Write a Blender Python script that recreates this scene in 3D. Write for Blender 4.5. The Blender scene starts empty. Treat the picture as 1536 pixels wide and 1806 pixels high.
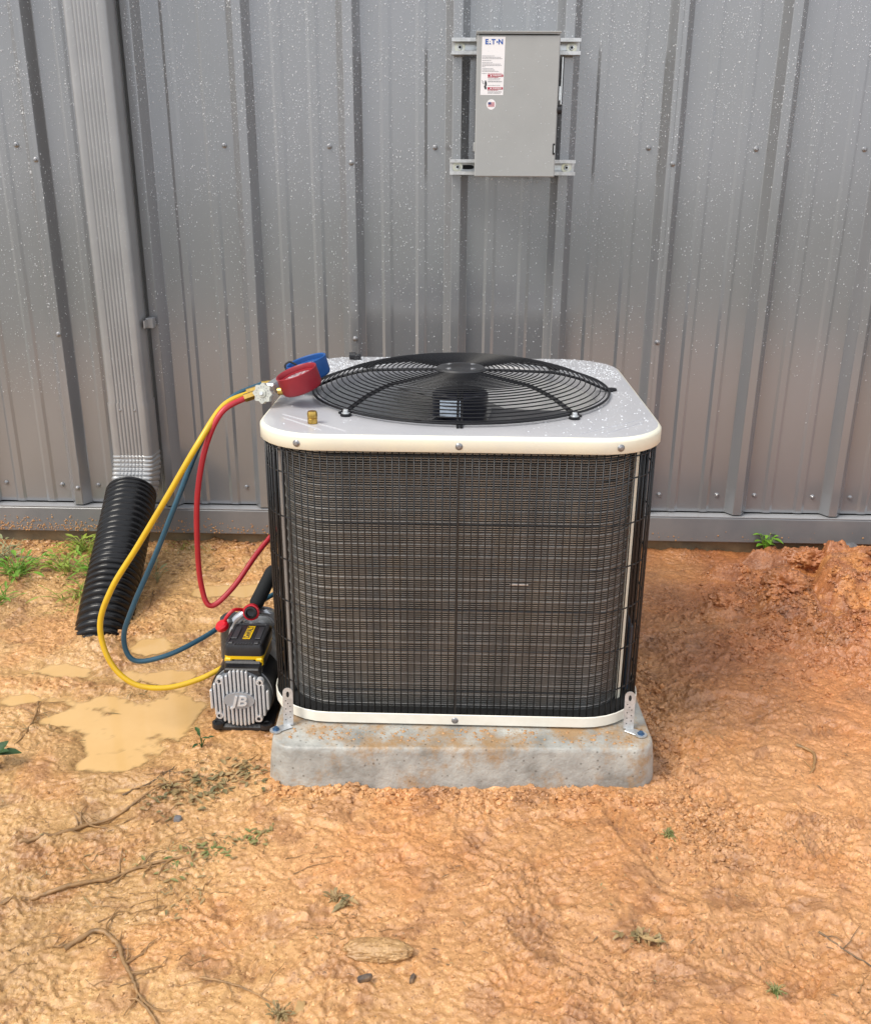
import bpy, math, random
import numpy as np
import bmesh
from mathutils import Vector, Matrix, noise as mnoise
rnd = random.Random(7)
PI = math.pi
SC = bpy.context.scene
COL = SC.collection

# ------------------------------------------------------------------ camera
cam = bpy.data.cameras.new('camera')
camo = bpy.data.objects.new('camera', cam)
COL.objects.link(camo)
cam.sensor_fit = 'HORIZONTAL'
cam.sensor_width = 36.0
cam.lens = 1657.486 / 1536.0 * 36.0
cam.clip_start = 0.02
cam.clip_end = 500
r_ = Vector((0.99950661, 0.030775, 0.0062794))
u_ = Vector((-0.01638426, 0.34029011, 0.94017775))
w_ = Vector((-0.02679715, 0.93981676, -0.34062644))
camo.matrix_world = Matrix(((r_.x, u_.x, -w_.x, 0), (r_.y, u_.y, -w_.y, -2.8972),
                            (r_.z, u_.z, -w_.z, 1.16864), (0, 0, 0, 1)))
SC.camera = camo

# ------------------------------------------------------------------ light
SUN_EL, SUN_AZ = 52.0, 237.0      # azimuth measured clockwise from +Y: sun stands behind the viewer's left shoulder
world = bpy.data.worlds.new('World')
SC.world = world
world.use_nodes = True
wn = world.node_tree.nodes
wl = world.node_tree.links
wn.clear()
sky = wn.new('ShaderNodeTexSky')
sky.sky_type = 'NISHITA'
sky.sun_disc = False
sky.sun_elevation = math.radians(SUN_EL)
sky.sun_rotation = math.radians(SUN_AZ)
sky.air_density = 1.2
sky.dust_density = 2.0
wtc = wn.new('ShaderNodeTexCoord')
wno = wn.new('ShaderNodeTexNoise')
wno.inputs['Scale'].default_value = 2.2
wno.inputs['Detail'].default_value = 5
wl.new(wtc.outputs['Generated'], wno.inputs['Vector'])
wr = wn.new('ShaderNodeValToRGB')
wr.color_ramp.elements[0].position = 0.3
wr.color_ramp.elements[0].color = (5.2, 5.6, 6.3, 1)
wr.color_ramp.elements[1].position = 0.7
wr.color_ramp.elements[1].color = (10.5, 10.6, 10.8, 1)
wl.new(wno.outputs['Fac'], wr.inputs['Fac'])
wm = wn.new('ShaderNodeMix')
wm.data_type = 'RGBA'
wm.inputs[0].default_value = 0.85
wl.new(sky.outputs[0], wm.inputs[6])
wl.new(wr.outputs[0], wm.inputs[7])
bg = wn.new('ShaderNodeBackground')
bg.inputs[1].default_value = 0.112
wl.new(wm.outputs[2], bg.inputs[0])
wo = wn.new('ShaderNodeOutputWorld')
wl.new(bg.outputs[0], wo.inputs[0])

sun = bpy.data.lights.new('sun', 'SUN')
sun.energy = 2.0
sun.angle = math.radians(26)
sun.color = (1.0, 0.94, 0.84)
suno = bpy.data.objects.new('sun', sun)
COL.objects.link(suno)
az, el = math.radians(SUN_AZ), math.radians(SUN_EL)
to_sun = Vector((math.sin(az) * math.cos(el), math.cos(az) * math.cos(el), math.sin(el)))
suno.rotation_euler = to_sun.to_track_quat('Z', 'Y').to_euler()
SC.view_settings.view_transform = 'Standard'
SC.view_settings.look = 'None'
SC.view_settings.exposure = 0.6
SC.view_settings.gamma = 1.0
SC.view_settings.use_curve_mapping = False


# ------------------------------------------------------------------ numpy noise
_rs = np.random.RandomState(11)
_P = np.arange(256)
_rs.shuffle(_P)
_P = np.concatenate([_P, _P, _P])
_G = np.stack([np.cos(_rs.rand(256) * 2 * PI), np.sin(_rs.rand(256) * 2 * PI)], 1)
_a = _rs.rand(256) * 2 * PI
_G = np.stack([np.cos(_a), np.sin(_a)], 1)


def pn(x, y):
    xi = np.floor(x).astype(np.int64); yi = np.floor(y).astype(np.int64)
    xf = x - xi; yf = y - yi
    xi &= 255; yi &= 255
    u = xf * xf * xf * (xf * (xf * 6 - 15) + 10)
    v = yf * yf * yf * (yf * (yf * 6 - 15) + 10)

    def g(a, b, dx, dy):
        h = _P[_P[a] + b]
        return _G[h, 0] * dx + _G[h, 1] * dy
    n00 = g(xi, yi, xf, yf); n10 = g(xi + 1, yi, xf - 1, yf)
    n01 = g(xi, yi + 1, xf, yf - 1); n11 = g(xi + 1, yi + 1, xf - 1, yf - 1)
    return ((n00 * (1 - u) + n10 * u) * (1 - v) + (n01 * (1 - u) + n11 * u) * v) * 1.5


def fbm(x, y, o=3, ox=0.0):
    s = 0; a = 1.0; f = 1.0
    for k in range(o):
        s = s + a * pn(x * f + ox + 17.3 * k, y * f - ox + 9.1 * k)
        a *= 0.5; f *= 2.03
    return s


def sst(a, b, x):
    t = np.clip((x - a) / (b - a), 0, 1)
    return t * t * (3 - 2 * t)


# ------------------------------------------------------------------ the shape of the mud
def puddle_mask(x, y):
    n = fbm(x * 9, y * 9, 4, 3.3) * 0.45
    def e(cx, cy, rx, ry, rot=0):
        c, s = math.cos(rot), math.sin(rot)
        dx, dy = x - cx, y - cy
        u = (dx * c + dy * s) / rx; v = (-dx * s + dy * c) / ry
        return 1 - np.sqrt(u * u + v * v) + n
    m = np.maximum(e(-0.725, -1.09, .16, .16, .5), e(-0.87, -1.075, .12, .04, .2))
    m = np.maximum(m, e(-0.73, -1.24, .09, .05, .3))
    m = np.maximum(m, e(-1.0, -1.00, .16, .06, .1) - .32)
    m = np.maximum(m, e(-0.98, -.86, .12, .05, .1) - .15)
    m = np.maximum(m, e(-0.80, -0.74, .08, .06, .1) - .1)
    m = np.maximum(m, e(-0.66, -1.33, .12, .03, .3) - .6)
    m = np.maximum(m, e(-0.76, -0.89, .13, .05, .1))
    m = np.maximum(m, e(-0.66, -0.375, .15, .05, .15))
    m = np.maximum(m, e(-0.72, -0.60, .10, .05, .2) - .25)
    m = np.maximum(m, e(-0.70, -1.43, .11, .05, .25) - .6)
    return m


TREAD = [(.62, -.98, .13, .07, .4), (.70, -1.20, .12, .06, -.3), (.63, -.70, .12, .06, .9), (.48, -1.55, .14, .07, .1),
         (.72, -1.38, .15, .07, 1.2), (.12, -1.46, .15, .07, .5), (.22, -1.72, .16, .07, -.5), (-.15, -1.6, .13, .07, 1.0),
         (.55, -1.72, .14, .07, .2), (.9, -1.1, .13, .07, -.6), (-.3, -1.72, .13, .06, .3), (.36, -1.45, .12, .06, -1.0)]


def ground_h(x, y):
    x = np.asarray(x, float); y = np.asarray(y, float)
    wx = x + .03 * pn(x * 9 + 5, y * 9) + .008 * pn(x * 40, y * 40 + 3)
    wy = y + .03 * pn(x * 9, y * 9 + 31) + .008 * pn(x * 40 + 9, y * 40)
    near = np.exp(-((x / 3.0) ** 2 + ((y + 1.0) / 2.6) ** 2))
    h = .011 * fbm(x * 2.3, y * 2.3, 2, 1.7) + .007 * fbm(wx * 8, wy * 8, 2, 4.1)
    left = sst(-.1, -.7, x)
    # slumped crests and scrapes
    rid = (1 - np.abs(pn(wx * 17, wy * 26 + 7)) * 1.6)
    rid2 = (1 - np.abs(pn(wx * 48 + 3, wy * 70)) * 1.6)
    amp = .28 + 1.25 * sst(-.35, .55, fbm(x * 3.1 + 8, y * 3.1, 2, 2))
    rid3 = 1 - np.abs(pn(wx * 120 + 8, wy * 165)) * 1.7
    sh = lambda r: np.clip(r, 0, 1) ** 3
    sm1 = sst(-.45, .1, fbm(x * 5 + 3, y * 6, 2, 7))
    h = h + (.0050 * sh(rid) + .0046 * sh(rid2) * sm1 + .0032 * sh(rid3) * (.35 + .65 * sm1)) * amp
    h = h - .004 * sst(.25, .6, pn(wx * 33 + 11, wy * 40)) - .0025 * sst(.25, .5, pn(wx * 80, wy * 80 + 12))
    h = h + .0022 * fbm(wx * 95, wy * 95, 2, 2.2) * (0.7 + .8 * left) + .0011 * np.abs(pn(x * 230, y * 230))
    r4 = 1 - np.abs(pn(wx * 185 + 4, wy * 230)) * 1.8; r5 = 1 - np.abs(pn(wx * 95 + 40, wy * 125 + 6)) * 1.8
    h = h - (.0020 * sh(r4) * (.5 + .5 * sm1) + .0032 * sh(r5) * sst(-.1, .5, pn(x * 12, y * 12 + 5))) * (.35 + .6 * amp)
    # pitted, clotted patches
    pit = sst(.12, .5, fbm(x * 4.2 + 20, y * 4.2, 2))
    h = h + pit * .0035 * (fbm(wx * 60 + 9, wy * 60, 2) - .2)
    # boot marks with lug patterns
    for k, (cx, cy, rx, ry, a) in enumerate(TREAD):
        c, s = math.cos(a), math.sin(a)
        u = ((wx - cx) * c + (wy - cy) * s); v = (-(wx - cx) * s + (wy - cy) * c)
        d = np.sqrt((u / rx) ** 2 + (v / ry) ** 2)
        m = sst(1.0, .75, d)
        rim = np.exp(-((d - 1.05) / .13) ** 2)
        lug = np.clip(np.sin(u * 2 * PI / .017 + 3 * np.sin(v * 60)) * 1.6, -1, 1)
        h = h + m * (-.006 + .0016 * lug * sst(-.3, .3, pn(x * 14 + k, y * 14))) + rim * .003
    # banks: the spoil heap on the right, smaller lumps next to it, mud pushed against the wall
    lump = lambda cx, cy, rx, ry, p=1.0: np.exp(-(((wx - cx) / rx) ** 2 + ((wy - cy) / ry) ** 2) ** p)
    nd = .22 * fbm(x * 6 + 2, y * 6, 3, 13)
    dd = lambda cx, cy, rx, ry: np.sqrt(((x - cx) / rx) ** 2 + ((y - cy) / ry) ** 2) + nd
    heap = .094 * sst(1.06, .84, dd(1.30, -.29, .27, .22)) + .030 * sst(1.1, .5, dd(1.36, -.26, .22, .16)) + .042 * np.exp(-(((x - 1.15) / .30) ** 2 + ((y + .66) / .20) ** 2))
    heap = heap + .050 * sst(1.1, .6, dd(.965, -.36, .060, .06)) + .055 * sst(1.1, .55, dd(.93, -.46, .085, .085)) + .05 * sst(1.15, .5, dd(1.06, -.10, .17, .06))
    heap = heap + .035 * sst(1.1, .5, dd(.74, -.47, .07, .06)) + .03 * sst(1.1, .5, dd(.83, -.22, .09, .04)) + .02 * lump(.85, -.62, .2, .12)
    heap = heap - .045 * sst(1.1, .4, dd(1.01, -.20, .06, .05)) - .045 * sst(1.1, .4, dd(1.035, -.36, .04, .07)) - .03 * sst(1.1, .5, dd(.90, -.14, .07, .03))
    heap = heap + .014 * sst(1.1, .4, dd(-.93, -.74, .10, .05))
    hm = sst(.004, .03, np.abs(heap)) * sst(.45, .8, np.abs(x))
    clod = fbm(x * 26, y * 26, 3, 6) * .015 + np.abs(pn(x * 75, y * 75)) * .006 + np.abs(pn(x * 140, y * 140 + 4)) * .004
    h = h + heap + hm * clod
    h = h + .012 * sst(-.14, 0, y) * (1 + pn(x * 6, 3.3 + 0 * x) * 1.2 + .5 * pn(x * 23, y * 10))
    # crumbled edge round the concrete pad
    px = np.maximum(np.abs(x - .012) - .39, 0); py = np.maximum(np.abs(y + .88) - .43, 0)
    pd = np.sqrt(px * px + py * py)
    band = np.exp(-(pd / .035) ** 2) * sst(-.36, -.2, x + .0 * y)
    h = h + band * (.006 + .008 * np.abs(fbm(x * 30, y * 30, 2, 8))) * sst(-.3, -.8, y)
    trench = np.exp(-((x - .475 - .02 * pn(y * 8, 0 * y)) / .045) ** 2) * sst(-.75, -1.0, y) * sst(-1.55, -1.4, y)
    h = h - .012 * trench + trench * clod * .8
    # dips that hold water
    pm = puddle_mask(x, y)
    dip = sst(-.15, .45, pm)
    h = h * (1 - .7 * sst(-.5, .1, pm)) - .015 * dip
    ins = ((np.abs(x - .012) < .36) & (np.abs(y + .87) < .40))
    h = np.where(ins, np.minimum(h, 0.0) - .005, h)
    return h * near - .004 * (1 - near)


def gz(x, y):
    return float(ground_h(np.array([x]), np.array([y]))[0])


# ------------------------------------------------------------------ material helpers
def mat(name, col=(.5, .5, .5), rough=.5, metal=0.0, spec=.5, coat=0.0, alpha=1.0, trans=0.0,
        var=None, vscale=8.0, vdet=4, bump=0.0, bscale=200.0, rvar=0.0, stretch=None, emis=None):
    m = bpy.data.materials.new(name)
    m.use_nodes = True
    nt = m.node_tree; n = nt.nodes; l = nt.links
    b = n['Principled BSDF']
    b.inputs['Base Color'].default_value = (*col, 1)
    b.inputs['Roughness'].default_value = rough
    b.inputs['Metallic'].default_value = metal
    b.inputs['Specular IOR Level'].default_value = spec
    b.inputs['Coat Weight'].default_value = coat
    b.inputs['Coat Roughness'].default_value = .12
    b.inputs['Alpha'].default_value = alpha
    b.inputs['Transmission Weight'].default_value = trans
    tc = n.new('ShaderNodeTexCoord')
    vec = tc.outputs['Object']
    if stretch:
        mp = n.new('ShaderNodeMapping')
        mp.inputs['Scale'].default_value = stretch
        l.new(vec, mp.inputs['Vector']); vec = mp.outputs[0]
    if var:
        no = n.new('ShaderNodeTexNoise')
        no.inputs['Scale'].default_value = vscale
        no.inputs['Detail'].default_value = vdet
        no.inputs['Roughness'].default_value = .62
        l.new(vec, no.inputs['Vector'])
        cr = n.new('ShaderNodeValToRGB')
        cr.color_ramp.elements[0].position = .36
        cr.color_ramp.elements[1].position = .66
        cr.color_ramp.elements[0].color = (*col, 1)
        cr.color_ramp.elements[1].color = (*var, 1)
        l.new(no.outputs['Fac'], cr.inputs['Fac'])
        l.new(cr.outputs[0], b.inputs['Base Color'])
        if rvar:
            mr = n.new('ShaderNodeMapRange')
            mr.inputs[3].default_value = rough - rvar
            mr.inputs[4].default_value = rough + rvar
            l.new(no.outputs['Fac'], mr.inputs[0])
            l.new(mr.outputs[0], b.inputs['Roughness'])
    if bump:
        nb = n.new('ShaderNodeTexNoise')
        nb.inputs['Scale'].default_value = bscale
        nb.inputs['Detail'].default_value = 3
        l.new(vec, nb.inputs['Vector'])
        bp = n.new('ShaderNodeBump')
        bp.inputs['Strength'].default_value = bump
        bp.inputs['Distance'].default_value = .002
        l.new(nb.outputs['Fac'], bp.inputs['Height'])
        l.new(bp.outputs[0], b.inputs['Normal'])
    return m


def N(m, t):
    return m.node_tree.nodes.new(t)


M = {}
M['wall'] = mat('painted_steel', (.255, .26, .266), .19, .42, .6, .4, var=(.275, .28, .295), vscale=3, bump=.05, bscale=420, rvar=.05, stretch=(1, 1, .35))
M['downspout'] = mat('downspout_paint', (.29, .29, .295), .30, .3, .55, .3, var=(.33, .33, .335), vscale=7, bump=.04, bscale=300)
M['trim'] = mat('trim_paint', (.16, .162, .17), .32, 0, .55, .2, var=(.21, .205, .205), vscale=5, bump=.05, bscale=300)
M['ledge'] = mat('ledge_paint', (.33, .33, .34), .25, 0, .6, .3)
M['screw'] = mat('screw_steel', (.30, .30, .31), .35, .7, .5)
M['washer_rubber'] = mat('rubber_washer', (.03, .03, .03), .7)
M['zinc'] = mat('zinc', (.62, .64, .64), .34, .85, .5, var=(.74, .76, .78), vscale=40, bump=.06, bscale=200)
M['galv'] = mat('galvanised', (.50, .51, .51), .42, .75, .5, var=(.68, .69, .70), vscale=90, bump=.1, bscale=300)
M['yzinc'] = mat('yellow_zinc', (.62, .60, .44), .30, .85, .5, var=(.70, .70, .66), vscale=60)
M['hole'] = mat('dark_hole', (.008, .008, .009), .8)
M['box'] = mat('box_grey', (.33, .335, .33), .38, 0, .5, .1, var=(.36, .365, .36), vscale=5, bump=.06, bscale=500)
M['label'] = mat('label_white', (.80, .78, .79), .35)
M['ink_blue'] = mat('ink_blue', (.02, .09, .38), .4)
M['ink_black'] = mat('ink_black', (.03, .03, .035), .5)
M['ink_grey'] = mat('ink_grey', (.28, .28, .30), .5)
M['ink_red'] = mat('ink_red', (.42, .03, .06), .4)
M['black_plastic'] = mat('black_plastic', (.012, .012, .014), .35, 0, .5, var=(.022, .022, .025), vscale=30, bump=.1, bscale=400)
M['wire'] = mat('black_coated_wire', (.012, .012, .013), .33, 0, .5)
M['guard'] = mat('guard_wire', (.008, .008, .010), .42, 0, .28, 0)
M['cap_paint'] = mat('top_paint', (.40, .40, .42), .30, 0, .5, .2, var=(.44, .435, .45), vscale=9, bump=.05, bscale=600)
M['cream'] = mat('cream_paint', (.80, .77, .62), .38, 0, .5, .1, var=(.74, .72, .62), vscale=12, bump=.03, bscale=300)
M['white_paint'] = mat('base_paint', (.80, .78, .70), .4, 0, .5, var=(.74, .71, .62), vscale=22, bump=.03, bscale=300)
M['shroud'] = mat('shroud_paint', (.60, .60, .60), .45, 0, .5)
M['blade'] = mat('fan_blade', (.085, .085, .09), .35, .3, .5)
M['motor'] = mat('motor_black', (.012, .013, .022), .3, 0, .5)
M['dark_in'] = mat('dark_interior', (.012, .012, .012), .8)
M['tube'] = mat('coil_tube', (.30, .29, .28), .45, .5, .5, var=(.16, .15, .14), vscale=30)
M['post'] = mat('corner_strip', (.30, .29, .28), .4, .3)
M['brass'] = mat('brass', (.60, .40, .10), .28, .95, .5, var=(.48, .30, .08), vscale=80)
M['red_rubber'] = mat('red_rubber', (.24, .012, .022), .42, 0, .4, var=(.30, .02, .03), vscale=20, bump=.08, bscale=300)
M['blue_rubber'] = mat('blue_rubber', (.012, .07, .24), .42, 0, .4, var=(.018, .09, .30), vscale=20)
M['glass_face'] = mat('gauge_face', (.55, .55, .57), .06, 0, .6, .6, var=(.25, .22, .24), vscale=60)
M['wheel'] = mat('valve_wheel', (.42, .43, .40), .5, .3, .5, var=(.52, .53, .47), vscale=60, bump=.2, bscale=400)
M['hose_y'] = mat('yellow_hose', (.68, .43, .015), .32, 0, .5, var=(.60, .37, .02), vscale=25)
M['hose_b'] = mat('blue_hose', (.018, .075, .12), .34, 0, .5, var=(.025, .09, .14), vscale=25)
M['hose_r'] = mat('red_hose', (.46, .022, .035), .34, 0, .5, var=(.40, .02, .03), vscale=25)
M['red_cap'] = mat('red_cap', (.62, .006, .02), .3, 0, .5)
M['pump_alu'] = mat('cast_aluminium', (.66, .67, .69), .36, .4, .5, var=(.74, .75, .77), vscale=60, bump=.15, bscale=500)
M['pump_alu2'] = mat('cast_aluminium_flat', (.56, .57, .60), .42, .4, .5)
M['letter_alu'] = mat('letter_alu', (.66, .67, .69), .35, .3)
M['badge_alu'] = mat('badge_alu', (.34, .35, .37), .5, .3)
M['pump_groove'] = mat('housing_dark', (.10, .11, .125), .5, .4, .5)
M['foam'] = mat('foam_grip', (.014, .016, .018), .75, 0, .3, bump=.3, bscale=600)
M['yellow_plastic'] = mat('yellow_plastic', (.75, .47, .005), .35)
M['sight'] = mat('oil_case', (.36, .38, .40), .2, .6, .5, var=(.55, .57, .6), vscale=40)
M['pipe'] = mat('corrugated_black', (.006, .006, .007), .24, 0, .38, 0)
M['leaf'] = mat('green_leaf', (.10, .22, .02), .4, 0, .4, var=(.16, .32, .03), vscale=30)
M['leaf_y'] = mat('yellow_green_leaf', (.30, .36, .05), .45, var=(.17, .27, .035), vscale=30)
M['leaf_dark'] = mat('dark_leaf', (.022, .06, .02), .4, var=(.04, .09, .02), vscale=30)
M['leaf_mud'] = mat('muddy_leaf', (.12, .115, .05), .5, var=(.42, .27, .12), vscale=25)
M['leaf_mix'] = mat('torn_leaf', (.10, .16, .04), .5, var=(.36, .25, .11), vscale=35)
M['leaf_pale'] = mat('pale_leaf', (.24, .27, .12), .5, var=(.30, .27, .15), vscale=30)
M['twig'] = mat('muddy_twig', (.36, .20, .08), .5, var=(.20, .12, .055), vscale=45, bump=.5, bscale=200)
M['twig_dark'] = mat('dark_twig', (.11, .075, .045), .6, var=(.22, .14, .07), vscale=45)
M['blue_anchor'] = mat('blue_anchor', (.05, .11, .21), .35, .4)
M['stone'] = mat('muddy_stone', (.38, .24, .10), .55, var=(.46, .29, .13), vscale=20, bump=.6, bscale=90)
M['dark_chip'] = mat('dark_chip', (.05, .045, .045), .5, var=(.22, .14, .08), vscale=70, bump=.5, bscale=120)
M['grey_stone'] = mat('grey_stone', (.12, .12, .13), .5, var=(.2, .19, .19), vscale=40, bump=.4, bscale=90)


def ground_material():
    m = bpy.data.materials.new('wet_mud')
    m.use_nodes = True
    n = m.node_tree.nodes; l = m.node_tree.links
    b = n['Principled BSDF']
    at = n.new('ShaderNodeAttribute'); at.attribute_name = 'soil'
    tc = n.new('ShaderNodeTexCoord')
    no = n.new('ShaderNodeTexNoise')
    no.inputs['Scale'].default_value = 55; no.inputs['Detail'].default_value = 8; no.inputs['Roughness'].default_value = .7
    l.new(tc.outputs['Object'], no.inputs['Vector'])
    cr = n.new('ShaderNodeValToRGB')
    e = cr.color_ramp.elements
    e[0].position = .30; e[0].color = (.74, .66, .60, 1)
    e[1].position = .66; e[1].color = (1.12, 1.10, 1.06, 1)
    l.new(no.outputs['Fac'], cr.inputs['Fac'])
    mx = n.new('ShaderNodeMix'); mx.data_type = 'RGBA'; mx.blend_type = 'MULTIPLY'; mx.inputs[0].default_value = 1
    mx.clamp_result = False
    l.new(at.outputs['Color'], mx.inputs[6]); l.new(cr.outputs[0], mx.inputs[7])
    # grains: pale sand and dark specks
    vo = n.new('ShaderNodeTexVoronoi'); vo.inputs['Scale'].default_value = 330
    l.new(tc.outputs['Object'], vo.inputs['Vector'])
    c2 = n.new('ShaderNodeValToRGB')
    c2.color_ramp.elements[0].position = 0; c2.color_ramp.elements[0].color = (.42, .36, .34, 1)
    c2.color_ramp.elements[1].position = .12; c2.color_ramp.elements[1].color = (1, 1, 1, 1)
    x = c2.color_ramp.elements.new(.90); x.color = (1, 1, 1, 1)
    x = c2.color_ramp.elements.new(.96); x.color = (1.45, 1.5, 1.6, 1)
    sp = n.new('ShaderNodeSeparateColor')
    l.new(vo.outputs['Color'], sp.inputs[0]); l.new(sp.outputs[0], c2.inputs['Fac'])
    m2 = n.new('ShaderNodeMix'); m2.data_type = 'RGBA'; m2.blend_type = 'MULTIPLY'; m2.inputs[0].default_value = .7
    m2.clamp_result = False
    l.new(mx.outputs[2], m2.inputs[6]); l.new(c2.outputs[0], m2.inputs[7])
    l.new(m2.outputs[2], b.inputs['Base Color'])
    nr = n.new('ShaderNodeTexNoise'); nr.inputs['Scale'].default_value = 7; nr.inputs['Detail'].default_value = 5
    l.new(tc.outputs['Object'], nr.inputs['Vector'])
    mr = n.new('ShaderNodeMapRange'); mr.inputs[1].default_value = .35; mr.inputs[2].default_value = .65
    mr.inputs[3].default_value = .26; mr.inputs[4].default_value = .52
    l.new(nr.outputs['Fac'], mr.inputs[0])
    mw = n.new('ShaderNodeMath'); mw.operation = 'SUBTRACT'
    sw = n.new('ShaderNodeMath'); sw.operation = 'MULTIPLY'; sw.inputs[1].default_value = .12
    l.new(at.outputs['Alpha'], sw.inputs[0])
    l.new(mr.outputs[0], mw.inputs[0]); l.new(sw.outputs[0], mw.inputs[1])
    l.new(mw.outputs[0], b.inputs['Roughness'])
    b.inputs['Specular IOR Level'].default_value = .62
    nb = n.new('ShaderNodeTexNoise'); nb.inputs['Scale'].default_value = 150; nb.inputs['Detail'].default_value = 7; nb.inputs['Roughness'].default_value = .62
    l.new(tc.outputs['Object'], nb.inputs['Vector'])
    bp = n.new('ShaderNodeBump'); bp.inputs['Strength'].default_value = .85; bp.inputs['Distance'].default_value = .003
    l.new(nb.outputs['Fac'], bp.inputs['Height'])
    l.new(bp.outputs[0], b.inputs['Normal'])
    return m


M['mud'] = ground_material()


def soil_colour(x, y):
    """wet clay colours by place, shade painted into the heap hollows (linear rgb) and a wetness in alpha"""
    n = x.shape[0]
    c = np.zeros((n, 4))
    tan = np.array([.54, .285, .125]); red = np.array([.44, .165, .062]); yel = np.array([.52, .315, .135]); brn = np.array([.30, .145, .07])
    ora = np.array([.55, .225, .07])
    k1 = sst(-.25, .35, fbm(x * 1.7, y * 1.7, 3, 9))
    left = sst(.15, -.75, x + .25 * fbm(x * 2.5, y * 2.5, 2, 5))
    right = sst(.30, .80, x + .2 * fbm(x * 3, y * 3, 2, 1)) * sst(-1.45, -.6, y)
    base = tan[None] * (1 - left[:, None]) + yel[None] * left[:, None]
    base = base * (1 - right[:, None]) + (red * .7 + brn * .3)[None] * right[:, None]
    m = sst(.1, .55, fbm(x * 5, y * 5, 3, 12))[:, None]
    base = base * (1 - .32 * m) + ora[None] * .32 * m
    m = sst(.15, .6, fbm(x * 11, y * 11, 3, 2))[:, None]
    base = base * (1 - .5 * m) + brn[None] * .5 * m
    heap = (np.exp(-(((x - 1.2) / .3) ** 2 + ((y + .4) / .3) ** 2)))[:, None]
    fl = sst(.0, .4, fbm(x * 14, y * 14, 3, 21))[:, None]
    base = base * (1 - heap * fl) + np.array([.60, .27, .09])[None] * heap * fl
    hol_shade = np.exp(-(((x - 1.0) / .075) ** 2 + ((y + .24) / .10) ** 2)) + .7 * np.exp(-(((x - .90) / .12) ** 2 + ((y + .52) / .10) ** 2)) + .8 * np.exp(-(((x - .86) / .10) ** 2 + ((y + .14) / .03) ** 2))
    hol_shade = (np.clip(hol_shade, 0, 1) * sst(-.5, .2, fbm(x * 16, y * 16, 2, 33)))[:, None] * .75
    base = base * (1 - hol_shade) + np.array([.20, .075, .032])[None] * hol_shade  # shade of the hollows beside the heap, put into the soil colour
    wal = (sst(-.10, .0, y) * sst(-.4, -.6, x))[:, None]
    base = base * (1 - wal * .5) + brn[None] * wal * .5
    pw = sst(-.35, .25, puddle_mask(x, y))[:, None] * .8
    base = base * (1 - pw) + np.array([.50, .30, .12])[None] * pw
    base *= (1 + .16 * (k1 - .5))[:, None]
    # grass takes over behind the viewer, out of the muddy work area
    far = sst(3.2, 5.0, np.sqrt(x ** 2 + (y + .8) ** 2) + .6 * pn(x * .9, y * .9))[:, None]
    base = base * (1 - far) + np.array([.07, .085, .03])[None] * far
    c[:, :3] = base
    c[:, 3] = np.clip(.25 + .75 * left + sst(-.3, .2, puddle_mask(x, y)), 0, 1) * (1 - far[:, 0])
    return c


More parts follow.
